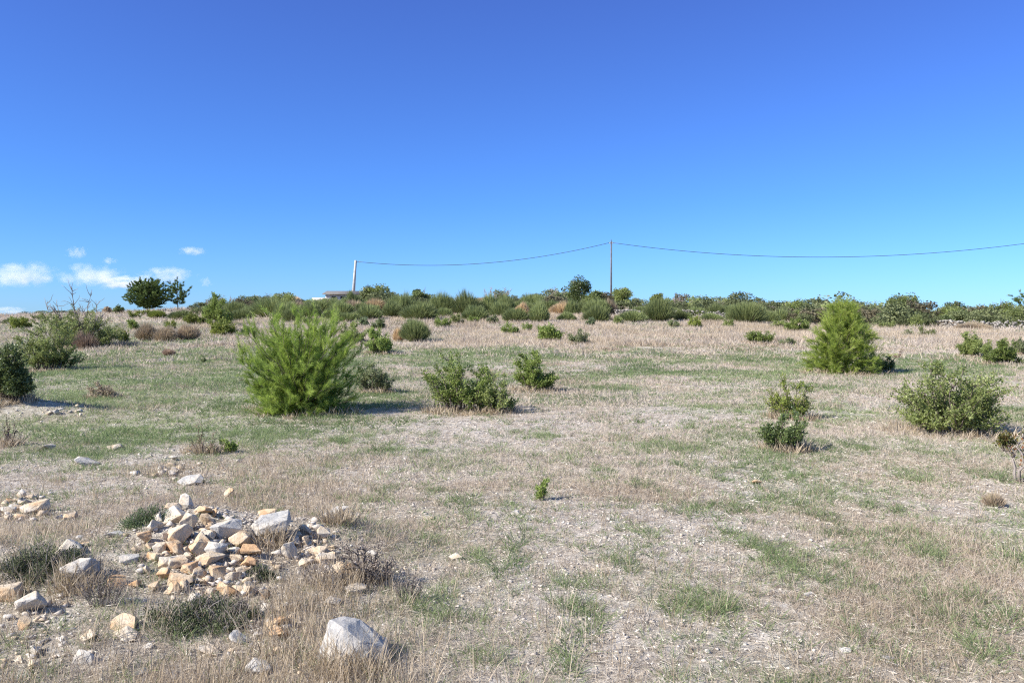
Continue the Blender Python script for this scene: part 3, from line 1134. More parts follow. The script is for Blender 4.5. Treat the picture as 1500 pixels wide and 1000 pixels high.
def pine(px, base, wp, hp, mat, label, name='pine_bush', cat='pine', whorls=34, shoots=11, needles=48, nl=.085, dist=None, seed=0, bare=.02, lean=0.0, rise=.95,
         shape='bush', nw=.0032, group=None):
    """young pine: trunk, swept branches, brush-like shoots of long needles"""
    global rng
    rng = np.random.default_rng(9000 + seed + int(px))
    c = hit(px, base) if dist is None else at(px, dist)
    k = c.y / F
    W, Hh = wp * k, hp * k
    root = empty(name, c)
    tag(root, label, cat, group)
    gt, gn = Geo(), Geo()
    tr = curve_pts((0, 0, -.05), (lean, 0, 1), Hh * .88, 8, .3, .04)
    tube(gt, tr, .018 + .012 * Hh, .006, 7, .5)
    A, D, Ls = [], [], []
    k0 = {'bush': .28, 'cone': .55, 'umbrella': .62}[shape]
    for i in range(whorls):
        t = bare + (1 - bare) * ((i + rng.random()) / whorls) ** (1.35 if shape == 'bush' else 1)
        a = i * 2.399 + rng.uniform(-.3, .3)
        if shape == 'bush':
            env = .84 + .16 * math.sin(math.pi * t) if t < .76 else math.sqrt(max(.02, 1 - (max(0, t - .70) / .34) ** 2.8))
        elif shape == 'cone':
            env = (.92 + .08 * math.sin(6 * t)) * float(np.interp(t, (0, .12, .45, .62, .8, .93, 1), (.92, 1.02, .98, .80, .58, .34, .12)))
        else:
            tt = (t - bare) / (1 - bare)
            env = math.sqrt(max(.05, 1 - ((tt - .5) / .56) ** 2)) * rng.uniform(.85, 1.08)
        fr = math.sqrt(rng.uniform(.10 if shape == 'bush' else .22, 1)) * rng.uniform(.9, 1.1)
        tip = np.array([math.cos(a) * env * W * .5 * fr, math.sin(a) * env * W * .5 * fr, Hh * (t * rng.uniform(.93, 1.0) - .04)])
        u = min(.97, t * k0 + .02)
        i0 = min(7, int(u * 8))
        p = tr[i0] + (tr[i0 + 1] - tr[i0]) * (u * 8 - i0)
        mid = p + (tip - p) * .55 - np.array([0, 0, .05 * Hh]) * (1 if shape == 'bush' else .3)
        q = np.linspace(0, 1, 8)[:, None]
        bp = (1 - q) ** 2 * p + 2 * q * (1 - q) * mid + q ** 2 * tip
        bp[1:] += rng.normal(0, .012 * Hh, (7, 3))
        tube(gt, bp, .005 + .005 * Hh * (1 - u), .0025, 4, .5)
        for j in range(shoots):
            q = rng.uniform(.35, 1.0) if j else 1.0
            i1 = min(6, int(q * 7))
            s = bp[i1] + (bp[i1 + 1] - bp[i1]) * (q * 7 - i1)
            dd = (bp[i1 + 1] - bp[i1])
            dd = dd / (np.linalg.norm(dd) + 1e-6) + rng.normal(0, .48, 3)
            dd[2] += .75 if shape == 'bush' else .45
            dd /= np.linalg.norm(dd)
            L = rng.uniform(.09, .2) * max(.8, min(1.6, Hh * .6))
            L = L * (1.35 if j == 0 else 1)
            A.append(s)
            D.append(dd)
            Ls.append(L)
    A, D, Ls = np.array(A), np.array(D), np.array(Ls)
    for s, d, L in zip(A[::2], D[::2], Ls[::2]):
        tube(gt, np.array([s, s + d * L * .9]), .0035, .002, 3, .5)
    n = len(A)
    idx = np.repeat(np.arange(n), needles)
    N = len(idx)
    u = rng.random(N)
    P = A[idx] + D[idx] * (Ls[idx] * u)[:, None]
    nd = rng.normal(0, 1, (N, 3))
    nd -= D[idx] * np.sum(nd * D[idx], 1)[:, None]
    nd /= np.linalg.norm(nd, axis=1, keepdims=True)
    nd = nd * .62 + D[idx] * .9
    nd /= np.linalg.norm(nd, axis=1, keepdims=True)
    shoot_t = rng.normal(.5, .24, n)
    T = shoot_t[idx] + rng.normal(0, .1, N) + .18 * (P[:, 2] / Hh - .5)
    ln = nl * rng.uniform(.6, 1.15, N)
    az = np.arctan2(nd[:, 1], nd[:, 0])
    el = np.arcsin(nd[:, 2])
    blades(gn, P, az, el, ln, nw * rng.uniform(.7, 1.3, N), .12, np.clip(T, 0, 1), 1)
    gt.build('trunk', M['bark'], root)
    gn.build('crown', M[mat], root)
    return root


# the three young pines that dominate
pine(442, 603, 170, 152, 'needle', 'largest bright green bushy young pine casting a long shadow on the grass', whorls=215, shoots=14, needles=74, nl=.095, seed=1, nw=.0038)
pine(1234, 547, 112, 110, 'needle_bright', 'bright green young pine with a pointed top standing alone on the right', whorls=210, shoots=11, needles=44, nl=.12, seed=2, shape='cone', nw=.0065)
# trees on the skyline at the left
pine(217, 451, 66, 50, 'needle_dark', 'broad round topped pine tree on the left skyline', name='pine_tree', whorls=150, shoots=12, needles=44, nl=.2, seed=3, shape='umbrella', dist=84, bare=.22, nw=.035)
pine(261, 450, 38, 46, 'needle_dark', 'narrow open pine tree right of the broad round one on the skyline', name='pine_tree', whorls=24, shoots=8, needles=34, nl=.26, seed=4, shape='umbrella', dist=84, bare=.30, nw=.035)
pine(1506, 472, 62, 50, 'needle_dark', 'tall pine tree cut by the right picture edge on the skyline', name='pine_tree', whorls=26, shoots=9, needles=34, nl=.28, seed=5, shape='umbrella', dist=88, bare=.35, nw=.035)

# leafy shrubs of the field: px, base, w, h, material, label, options
def herb(px, base, wp, hp, mat, label):
    global rng
    rng = np.random.default_rng(4000 + int(px))
    c = hit(px, base)
    k = c.y / F
    W, Hh = wp * k, hp * k
    root = empty('herb_clump' if 'herb' in label else 'weed', c)
    tag(root, label, 'herb' if 'herb' in label else 'weed')
    gl, gs = Geo(), Geo()
    m = int(12 + wp * .27)
    for i in range(m):
        q = rng.random() ** .6
        a = rng.uniform(0, 2 * np.pi)
        x, y = math.cos(a) * q * W * .5, math.sin(a) * q * W * .32 + W * .2
        z = float(H(c.x + x, c.y + y)) - c.z
        h = Hh * (1 - .55 * q * q) * rng.uniform(.35, .95) * .8
        r = rng.uniform(.02, .075) * (1 + W * .3)
        n = int(150 * rng.uniform(.5, 1.3))
        d = rng.normal(size=(n, 3))
        d[:, 2] = np.abs(d[:, 2])
        d /= np.linalg.norm(d, axis=1, keepdims=True)
        P = np.array([x, y, z]) + d * np.array([r, r, h]) * (rng.random((n, 1)) ** .4)
        tt = rng.uniform(.25, .75)
        leaves(gl, P, rng.uniform(.008, .02, n), rng.uniform(.004, .008, n), np.clip(rng.normal(tt, .15, n), 0, 1), dirs=d + rng.normal(0, .5, (n, 3)) + np.array([0, 0, .5]))
        for _ in range(7):
            dd = np.array([rng.normal() * .5, rng.normal() * .5, 1])
            tube(gs, curve_pts((x, y, z - .01), dd, h * rng.uniform(.8, 1.5), 3, 0, .15), .0018, .0009, 3, rng.random())
    gs.build('stem', M['twig'], root)
    gl.build('foliage', M[mat], root)


L_ = [
    (16, 586, 66, 80, 'leaf_dark', 'dense dark leaved shrub cut by the left picture edge', dict(stems=26, dens=2.2, leaf=.045)),
    (72, 543, 86, 72, 'leaf', 'olive green shrub casting a long shadow near the left edge', dict(stems=34, dens=2.2, leaf=.05)),
    (124, 508, 112, 52, 'leaf', 'wide dark olive shrub with bare branches rising behind it', dict(stems=40, dens=2.2, leaf=.065)),
    (548, 576, 60, 42, 'leaf_pale', 'low grey green shrub right behind the largest pine', dict(stems=22, dens=1.6, leaf=.04)),
    (678, 603, 106, 80, 'leaf_bright', 'loose leafy shrub with a twig sticking up at its left, in the field centre', dict(stems=26, dens=1.7, leaf=.045, spread=1.4)),
    (728, 605, 56, 56, 'leaf', 'smaller shrub touching the right side of the loose leafy one', dict(stems=16, dens=1.5, leaf=.038)),
    (783, 573, 60, 52, 'leaf_bright', 'compact green shrub right of centre with a small dark shadow', dict(stems=22, dens=2.2, leaf=.045)),
    (556, 518, 46, 32, 'leaf_bright', 'bright yellow green round shrub between the largest pine and centre', dict(stems=20, dens=2.0, leaf=.06)),
    (514, 503, 40, 32, 'leaf', 'mid green shrub partly hidden behind the right side of the largest pine', dict(stems=16, dens=1.6, leaf=.06)),
    (556, 483, 24, 15, 'leaf_dark', 'small dark shrub with reddish tips above the bright round one', dict(stems=10, dens=1.2, leaf=.07)),
    (1393, 634, 150, 100, 'leaf', 'widest leafy shrub in the near field on the right', dict(stems=46, dens=1.5, leaf=.042, spread=1.5)),
    (1157, 613, 66, 58, 'yellowgreen', 'pale green feathery shrub standing behind a darker low one', dict(stems=24, dens=1.4, leaf=.032)),
    (1151, 659, 70, 50, 'leaf_dark', 'low dark glossy shrub in front of the feathery pale one', dict(stems=20, dens=1.8, leaf=.035)),
    (1296, 546, 26, 26, 'leaf_dark', 'small dark shrub at the right foot of the lone pointed pine', dict(stems=12, dens=1.6, leaf=.05)),
    (1421, 523, 34, 36, 'leaf', 'dark green roundish shrub in pink straw near the right edge', dict(stems=20, dens=2.0, leaf=.06)),
    (1446, 520, 20, 20, 'leaf', 'small shrub between the roundish one and the bright low one', dict(stems=10, dens=1.5, leaf=.06)),
    (1468, 534, 50, 32, 'leaf_bright', 'bright low spreading shrub near the right edge', dict(stems=22, dens=2.0, leaf=.06)),
    (1494, 520, 26, 28, 'leaf_pale', 'pale shrub with dead branches at the right edge', dict(stems=12, dens=1.2, leaf=.06)),
    (806, 500, 36, 24, 'leaf_bright', 'spiky leaved green plant in the straw right of centre', dict(stems=18, dens=1.5, leaf=.09)),
    (848, 504, 28, 24, 'leaf_pale', 'pale green plant in the straw, right of the spiky leaved one', dict(stems=12, dens=1.0, leaf=.07)),
    (748, 490, 34, 14, 'leaf_bright', 'low green plant patch in the straw left of the spiky leaved one', dict(stems=14, dens=1.0, leaf=.07)),
    (1112, 503, 40, 20, 'leaf_bright', 'low green shrub in the straw left of the lone pointed pine', dict(stems=18, dens=1.2, leaf=.07)),
    (1152, 506, 26, 10, 'leaf_pale', 'very low pale plant beside the lone pine on its left', dict(stems=10, dens=.9, leaf=.06)),
    (1166, 487, 36, 22, 'leaf_bright', 'light green bush behind the left side of the lone pointed pine', dict(stems=16, dens=1.3, leaf=.08)),
    (1329, 494, 18, 12, 'leaf_pale', 'tiny greyish plant in the straw, first right of the lone pine', dict(stems=8, dens=1.0, leaf=.07)),
    (1358, 494, 26, 14, 'leaf', 'small olive plant in the straw, second right of the lone pine', dict(stems=10, dens=1.2, leaf=.07)),
    (1315, 525, 10, 16, 'reddry', 'thin brownish seedling in the straw right of the lone pine', dict(stems=3, dens=.6, leaf=.04)),
    (647, 481, 30, 16, 'leaf_bright', 'small green plant at the top of the straw band left of centre', dict(stems=12, dens=1.1, leaf=.08)),
    (1018, 480, 20, 16, 'yellowgreen', 'small yellow green bush in front of the stone wall', dict(stems=12, dens=1.4, leaf=.08)),
    (865, 479, 18, 14, 'herb', 'small blue green plant at the top of the straw band', dict(stems=8, dens=1.2, leaf=.07)),
    (320, 478, 40, 44, 'leaf_bright', 'tall bright green bush on the left slope above the yellow green ones', dict(stems=26, dens=2.0, leaf=.09)),
    (325, 492, 44, 24, 'yellowgreen', 'yellow green bush at the foot of the tall bright one', dict(stems=20, dens=1.6, leaf=.08)),
    (287, 476, 40, 18, 'yellowgreen', 'low yellow green bush left of the tall bright one', dict(stems=18, dens=1.5, leaf=.08)),
    (298, 532, 9, 14, 'leaf_dark', 'tiny dark weed alone in the green grass on the left', dict(stems=4, dens=.7, leaf=.03)),
    (30, 482, 34, 20, 'yellowgreen', 'bright yellow green bush far left behind the olive shrub', dict(stems=16, dens=1.5, leaf=.08)),
    (214, 463, 22, 10, 'yellowgreen', 'small yellow green bush below the broad skyline pine', dict(stems=10, dens=1.3, leaf=.1)),
    (196, 466, 16, 12, 'yellowgreen', 'small yellow tinted bush left of the one below the broad pine', dict(stems=8, dens=1.2, leaf=.1)),
    (180, 503, 24, 24, 'yellowgreen', 'loose yellow green bush at the right side of the wide olive shrub', dict(stems=10, dens=1.2, leaf=.07)),
    (150, 583, 40, 24, 'pinkdry', 'low dry leaved shrub in the green grass on the left', dict(stems=14, dens=1.0, leaf=.03)),
    (793, 733, 20, 44, 'leaf_bright', 'slim upright seedling alone in the near field centre', dict(stems=4, dens=1.3, leaf=.022, up=1.2)),
    (335, 663, 22, 22, 'leaf_bright', 'small bright green weed left of the largest pine shadow', dict(stems=7, dens=1.0, leaf=.03)),
    (298, 664, 44, 46, 'leaf_pale', 'thin twiggy reddish stemmed weed left of the small bright one', dict(stems=9, dens=.25, leaf=.02, twig='reddry')),
    (12, 655, 30, 48, 'pinkdry', 'thin brown dead weed at the left picture edge', dict(stems=6, dens=.3, leaf=.02)),
    (210, 772, 66, 44, 'herb', 'soft grey green herb clump behind the left shoulder of the heap', dict(stems=34, dens=2.2, leaf=.018)),
    (48, 852, 126, 62, 'dark_herb', 'dark green herb clump on the left below the stone cluster', dict(stems=44, dens=2.4, leaf=.02)),
    (285, 925, 160, 56, 'dark_herb', 'dark low herb patch spread below the foot of the heap', dict(stems=34, dens=1.6, leaf=.016)),
    (540, 855, 90, 60, 'twig', 'dark twiggy dead shrub right of the large yellow block', dict(stems=24, dens=.6, leaf=.012)),
    (380, 850, 26, 30, 'dark_herb', 'small dark herb between the heap foot and its right stones', dict(stems=12, dens=1.5, leaf=.016)),
]
for px, base, wp, hp, mat, label, kw in L_:
    if 'herb' in label or 'rosette' in label or 'weed patch' in label or 'weed in the near' in label:
        herb(px, base, wp, hp, mat, label)
        continue
    hit_name = 'weed' if 'weed' in label else 'herb_clump' if 'herb' in label else 'seedling' if 'seedling' in label else 'leafy_shrub'
    cat = {'weed': 'weed', 'herb_clump': 'herb', 'seedling': 'seedling', 'leafy_shrub': 'shrub'}[hit_name]
    leafy(px, base, wp, hp, mat, label, cat, hit_name, **kw)

def rough_grass():
    """longer grass growing round the feet of the nearer shrubs and against the boulders"""
    global rng
    rng = np.random.default_rng(77)
    g = Geo()
    feet = [(441, 603, 160), (1234, 547, 112)] + [(q[0], q[1], q[2]) for q in L_ if 500 < q[1] < 700 and q[2] > 24] + [(512, 985, 90), (394, 795, 40), (492, 858, 50), (112, 860, 50), (490, 768, 36)]
    for px, base, wp in feet:
        c = hit(px, base)
        W = wp * c.y / F
        n = int(26 + 34 * W)
        a = rng.uniform(0, 2 * np.pi, n)
        q = rng.uniform(.25, .62, n)
        x, y = c.x + np.cos(a) * q * W, c.y + np.sin(a) * q * W * .8
        tufts(g, x, y, 11, .05 + .02 * W, rng.uniform(.08, .22, n), .0018 + .0008 * c.y, (R(50), R(90)), 3, rng.uniform(.1, .8, n), .4, .2)
    o = g.build('rough_grass', M['straw'])
    tag(o, 'longer dry grass growing round the feet of the nearer shrubs and boulders', 'grass', kind='stuff')


rough_grass()

# sapling with reddish leaves at the right edge, and its lower neighbour
leafy(1492, 705, 34, 165, 'redleaf', 'thin sapling with sparse reddish leaves at the right picture edge', 'sapling', 'sapling', stems=3, dens=.16, leaf=.04, up=.8, twig='twig')
leafy(1472, 662, 26, 40, 'redleaf', 'small plant with yellow and red leaves left of the edge sapling', 'sapling', 'sapling', stems=5, dens=.6, leaf=.04, up=.6)


def bare_tree(px, base, wp, hp, label, name='bare_sapling', dist=None, seed=0, n=7, r=.02, group=None, mat='twig', lv=0):
    global rng
    rng = np.random.default_rng(7000 + seed + int(px))
    c = hit(px, base) if dist is None else at(px, dist)
    k = c.y / F
    W, Hh = wp * k, hp * k
    g = Geo()
    for i in range(n):
        tx = (i + .5) / n - .5 + rng.uniform(-.05, .05)
        d = np.array([tx * W * .8, rng.normal(0, .12) * W, Hh])
        L = Hh * rng.uniform(.65, 1.05) * (1 - .5 * abs(tx))
        pts = curve_pts((tx * W * .5, 0, 0), d, L, 9, .1, .10)
        tube(g, pts, r, r * .3, 4, rng.random())
        for j in range(14):
            i0 = rng.integers(3, 9)
            dd = rng.normal(0, 1, 3)
            dd[2] = abs(dd[2]) + .3
            tp = curve_pts(pts[i0], dd, Hh * rng.uniform(.08, .22), 4, .2, .25)
            tube(g, tp, r * .55, r * .2, 3, rng.random())
    o = g.build(name, M[mat])
    o.location = c
    tag(o, label, 'bare tree', group)
    return o


bare_tree(114, 500, 84, 92, 'bare grey branched sapling rising behind the wide olive shrub', n=11, r=.030, dist=37)
bare_tree(310, 452, 20, 22, 'leafless pinkish grey shrub on the skyline right of the pines', 'bare_shrub', dist=80, r=.03, n=7)
bare_tree(332, 448, 26, 26, 'leafless pinkish shrub on the skyline behind the tall bright bush', 'bare_shrub', dist=78, r=.03, n=8, seed=3)
bare_tree(992, 456, 12, 24, 'small bare grey tree with a round crown on the ridge right of the steel pole', 'bare_tree', dist=84, r=.04, n=7, seed=5)
bare_tree(734, 452, 22, 30, 'leafless greyish shrub on the ridge midway between the poles', 'bare_shrub', dist=82, r=.04, n=8, seed=6)
bare_tree(716, 452, 12, 30, 'narrow leafless shrub left of the midway greyish one on the ridge', 'bare_shrub', dist=82, r=.035, n=5, seed=7)
bare_tree(813, 446, 18, 32, 'leafless grey shrub left of the tallest tree on the ridge', 'bare_shrub', dist=82, r=.035, n=7, seed=8)
bare_tree(1349, 474, 12, 26, 'small bare grey tree on the right part of the ridge', 'bare_tree', dist=90, r=.04, n=7, seed=9)

# twigs lying and standing among the near stones
for i, (px, base, wp, hp, lb) in enumerate([(470, 862, 70, 46, 'dead grey twigs standing right of the heap'), (600, 880, 60, 40, 'dead grey twigs standing right of the twiggy shrub'),
                                       (150, 890, 80, 60, 'dead brown twigs between the tan boulder and the split stone'), (330, 905, 90, 40, 'dead grey twigs in front of the heap foot')]):
    bare_tree(px, base, wp, hp, lb, 'dead_twigs', r=.0028, n=22, seed=20 + i)

# dry and orange bushes, brooms
B_ = [
    ('reddry', 125, 511, 34, 26, 'reddish brown dry bush at the foot of the wide olive shrub', 'dry_bush', {'n': 700}),
    ('pinkdry', 215, 499, 30, 24, 'dry pinkish bush in the left slope, first of three', 'dry_bush', {}),
    ('pinkdry', 243, 500, 32, 20, 'dry pinkish bush in the left slope, middle of three', 'dry_bush', {}),
    ('pinkdry', 276, 498, 32, 24, 'dry pinkish bush in the left slope, last of three', 'dry_bush', {}),
    ('reddry', 247, 521, 18, 12, 'tiny reddish dry plant in the green grass below the three pinkish bushes', 'dry_bush', {'n': 500}),
    ('orange', 549, 458, 34, 24, 'orange dry grass dome in the brooms right of the concrete pole', 'dry_bush', {}),
    ('orange', 584, 500, 16, 24, 'narrow upright orange straw clump in the pinkish straw', 'dry_bush', {'n': 700}),
    ('orange', 824, 461, 38, 20, 'orange dry grass dome below the tallest ridge tree', 'dry_bush', {}),
    ('orange', 764, 462, 22, 18, 'pale orange dry bush among brooms left of the spiky plants', 'dry_bush', {}),
    ('orange', 425, 445, 30, 16, 'straw coloured dry mound on the ridge left of the house', 'dry_bush', {}),
    ('orange', 708, 447, 26, 14, 'pale straw coloured dry mound at the back of the brooms', 'dry_bush', {}),
    ('orange', 478, 452, 18, 12, 'small orange dry clump under the house', 'dry_bush', {}),
    ('broom', 404, 463, 74, 26, 'wide dark green broom behind the largest pine at its left', 'broom_bush', {}),
    ('broom', 608, 500, 42, 34, 'green broom with a dark base standing alone in the straw', 'broom_bush', {}),
    ('broom', 614, 469, 52, 28, 'dark green round broom above the one alone in the straw', 'broom_bush', {}),
    ('broom', 540, 468, 38, 20, 'low dark broom under the orange dome', 'broom_bush', {}),
    ('broom', 574, 465, 26, 24, 'brownish green broom right of the orange dome', 'broom_bush', {}),
    ('broom', 588, 458, 40, 28, 'broom behind the dark round one, nearer the pole', 'broom_bush', {}),
    ('broom', 648, 462, 42, 34, 'tall green broom right of the dark round one', 'broom_bush', {}),
    ('broom', 684, 462, 44, 32, 'green broom with a shaded right side, second of the tall pair', 'broom_bush', {}),
    ('broom', 716, 461, 34, 24, 'low green broom closing the row at the ridge middle', 'broom_bush', {}),
    ('broom', 755, 472, 36, 22, 'light green low broom at the edge of the straw', 'broom_bush', {}),
    ('broom', 735, 458, 34, 26, 'green broom under the leafless greyish shrub', 'broom_bush', {}),
    ('broom', 789, 472, 30, 26, 'green broom with a twiggy grey base left of the orange dome', 'broom_bush', {}),
    ('broom', 780, 455, 40, 26, 'broad broom behind the twiggy based one', 'broom_bush', {}),
    ('broom', 830, 471, 26, 12, 'low green broom in front of the orange dome below the tallest tree', 'broom_bush', {}),
    ('broom', 874, 463, 40, 26, 'olive broom right of the orange dome below the tallest tree', 'broom_bush', {}),
    ('pinkdry', 894, 463, 20, 24, 'greyish pink dry broom below the steel pole', 'dry_bush', {}),
    ('broom', 925, 472, 44, 16, 'low dark broom in front of the left end of the stone wall', 'broom_bush', {}),
    ('broom', 964, 471, 44, 32, 'large bright green broom standing in front of the stone wall', 'broom_bush', {'n': 2400}),
    ('broom', 1000, 470, 26, 18, 'small broom right of the large bright one by the stone wall', 'broom_bush', {}),
    ('broom', 1042, 472, 32, 14, 'low green broom before the right half of the stone wall', 'broom_bush', {}),
    ('broom', 1093, 475, 56, 36, 'large olive broom at the right end of the stone wall', 'broom_bush', {'n': 2400}),
    ('broom', 1126, 474, 30, 20, 'small olive broom right of the large olive one', 'broom_bush', {}),
    ('broom', 1200, 475, 40, 22, 'dark broom hidden behind the lone pointed pine', 'broom_bush', {}),
    ('broom', 500, 463, 34, 24, 'green broom behind the top of the largest pine', 'broom_bush', {}),
    ('broom', 470, 458, 30, 18, 'low broom below the house and left of the pole', 'broom_bush', {}),
    ('broom', 518, 455, 26, 28, 'bright green broom at the foot of the concrete pole', 'broom_bush', {}),
    ('broom', 265, 468, 34, 14, 'low dark green broom on the left slope below the narrow pine', 'broom_bush', {}),
    ('broom', 350, 462, 34, 18, 'low olive broom right of the tall bright bush', 'broom_bush', {}),
    ('yellowgreen', 230, 466, 24, 13, 'yellow green rounded tuft right below the broad skyline pine', 'broom_bush', {}),
    ('pinkdry', 1385, 480, 40, 12, 'brownish dry scrub in front of the stone bank on the right', 'dry_bush', {}),
    ('pinkdry', 1425, 484, 46, 12, 'brownish dry scrub under the middle of the stone bank', 'dry_bush', {}),
    ('pinkdry', 1455, 742, 40, 22, 'pale brown dry tuft in the near field at the right', 'dry_bush', {'n': 500, 'wid': .6}),
    ('broom', 20, 475, 30, 10, 'low dark broom on the far left horizon slope', 'broom_bush', {'n': 600}),
]
for i, (mat, px, base, wp, hp, label, nm, kw) in enumerate(B_):
    broom(px, base, wp, hp, mat, label, nm, 'broom' if nm == 'broom_bush' else 'dry bush', seed=i, **kw)


# ---------------------------------------------------------------- evergreen shrubs and trees of the ridge
def blob_mesh(W, D, Hh, n, leaf, seed, mat):
    """leaf clumps through an uneven crown, unit sized around its foot"""
    global rng
    rng = np.random.default_rng(seed)
    g = Geo()
    m = 26
    th = rng.uniform(0, 2 * np.pi, m)
    q = np.sqrt(rng.random(m)) * .8
    cl = np.stack([q * np.cos(th) * W / 2, q * np.sin(th) * D / 2, (rng.uniform(.12, .88, m)) * Hh * np.sqrt(1 - q * q * .8)], 1)
    r = rng.uniform(.10, .24, m)
    idx = rng.integers(0, m, n)
    d = rng.normal(size=(n, 3))
    d /= np.linalg.norm(d, axis=1, keepdims=True)
    P = cl[idx] + d * (r[idx] * rng.uniform(.5, 1.15, n))[:, None] * np.array([W, D, Hh * .9])
    P[:, 2] = np.maximum(P[:, 2], 0)
    ct = rng.normal(.5, .2, m)
    leaves(g, P, leaf * rng.uniform(.6, 1.4, n), leaf * .6 * rng.uniform(.6, 1.4, n), np.clip(ct[idx] + rng.normal(0, .12, n), 0, 1), up=.2)
    return g.mesh('shrub_crown', mat)


PROTO = [blob_mesh(1, .9, 1, 1500, .075, 300 + i, M['ridge'] if i < 5 else M['leaf'] if i < 6 else M['leaf_dark'] if i < 7 else M['ridge_brown']) for i in range(8)]
TOPS = [(285, 444), (300, 440), (330, 432), (345, 427), (380, 425), (430, 427), (440, 434), (480, 438), (515, 434), (530, 424), (545, 419), (565, 421), (580, 428), (600, 429), (620, 422),
        (640, 429), (660, 432), (700, 433), (715, 428), (750, 426), (760, 432), (790, 427), (812, 418), (825, 420), (870, 424), (890, 428), (925, 434), (955, 433), (975, 434), (1000, 434),
        (1020, 435), (1050, 433), (1100, 437), (1150, 438), (1200, 438), (1250, 436), (1270, 440), (1300, 440), (1315, 434), (1335, 442), (1360, 450), (1380, 447), (1400, 444), (1420, 450),
        (1450, 450), (1480, 444), (1520, 444)]
tx_, ty_ = zip(*TOPS)


def ridge_shrub(px, dist, w_, h_, kind, label, group, r_):
    c = at(px, dist)
    o = bpy.data.objects.new('ridge_shrub', PROTO[kind])
    COL.objects.link(o)
    o.location = c - Vector((0, 0, .1))
    o.rotation_euler = (0, 0, r_.uniform(0, 6.28))
    o.scale = (w_, w_ * .9, h_)
    tag(o, label, 'shrub', group)
    return o


STRETCH = [(283, 440, 'left of the house', 'on the left part of the ridge'), (440, 560, 'around the concrete pole', ''), (560, 800, 'between the two poles', ''),
           (800, 1000, 'around the steel pole', ''), (1000, 1180, 'behind the stone wall', ''), (1180, 1345, 'behind the lone pointed pine', ''), (1345, 1540, 'behind the stone bank on the far right', '')]
rr = random.Random(5)
for x0, x1, wh, _ in STRETCH:
    px = x0
    while px < x1:
        top = float(np.interp(px, tx_, ty_))
        right = px > 990
        for row in range(4 if right else 2):
            d = (68, 80, 92, 62 if px > 1130 and px < 1345 else 100)[row] if right else (72, 86)[row]
            d += rr.uniform(-4, 4)
            c = at(px, d)
            ztop = zat(top + rr.uniform(-1, 5) + (5 if row == 0 else 12 if d < 66 and right else -2 if right else 0), d)
            h_ = ztop - c.z + .1
            h_ = min(max(h_, .8), 3.4) * (rr.uniform(1.15, 1.35) if rr.random() < .12 else rr.uniform(.7, 1.08))
            w_ = max(1.2, h_ * rr.uniform(.9, 1.7))
            if not right and row == 0 and rr.random() < .35:
                continue
            kind = rr.choice((0, 1, 2, 3, 4, 0, 1, 5, 6, 7) if True else (0,))
            kw = ('dark green', 'dark green', 'dark green', 'dark green', 'dark green', 'mid green', 'deep green', 'brownish dry')[kind]
            ridge_shrub(px + rr.uniform(-4, 4), d, w_, h_, kind, f'{kw} maquis shrub on the ridge {wh}', f'{kw} ridge shrubs {wh}', rr)
        px += rr.uniform(10, 16) if right else rr.uniform(8, 13)


BP = []
for i in range(5):
    rng = np.random.default_rng(600 + i)
    g = Geo()
    n = 1500
    a = rng.uniform(0, 2 * np.pi, n)
    q = np.sqrt(rng.random(n))
    x, y = q * np.cos(a), q * np.sin(a)
    lf = .75 + .5 * vnoise(x + i * 9, y, .5, i)
    tip = np.stack([x * .5, y * .45, np.sqrt(np.maximum(.05, 1 - q ** 2.4)) * lf * rng.uniform(.8, 1.05, n)], 1)
    b = np.stack([x * .2, y * .2, 0 * x], 1)
    P = b + (tip - b) * rng.uniform(0, .5, n)[:, None]
    dv = tip - P
    L = np.linalg.norm(dv, axis=1)
    blades(g, P, np.arctan2(dv[:, 1], dv[:, 0]), np.arcsin(np.clip(dv[:, 2] / L, -1, 1)), L, .022, .05, np.clip(.2 + .6 * rng.random(n), 0, 1), 1)
    BP.append(g.mesh('broom_stems', M['broom'] if i < 4 else M['pinkdry']))
for x0, x1, wh in ((340, 520, 'left of the concrete pole'), (520, 700, 'right of the concrete pole'), (700, 900, 'left of the steel pole'), (900, 1150, 'around the stone wall')):
    px = x0
    while px < x1:
        for row in range(2):
            d = (57, 65)[row] + rr.uniform(-3, 3)
            if rr.random() < (.55 if row == 0 else .25):
                continue
            if x0 == 900 and (row == 0 or rr.random() < .45):
                continue
            c = at(px + rr.uniform(-5, 5), d)
            o = bpy.data.objects.new('broom_bush', BP[rr.choice((0, 1, 2, 3, 0, 1, 2, 4))])
            COL.objects.link(o)
            kk = 'dry' if o.data is BP[4] else 'green'
            o.location = c - Vector((0, 0, .05))
            o.rotation_euler = (0, 0, rr.uniform(0, 6.28))
            w_ = rr.uniform(1.3, 2.6)
            o.scale = (w_, w_, rr.uniform(.8, 1.5))
            tag(o, f'one of the {kk} brooms filling the slope {wh}', 'broom', f'{kk} brooms on the slope {wh}')
        px += rr.uniform(11, 18)


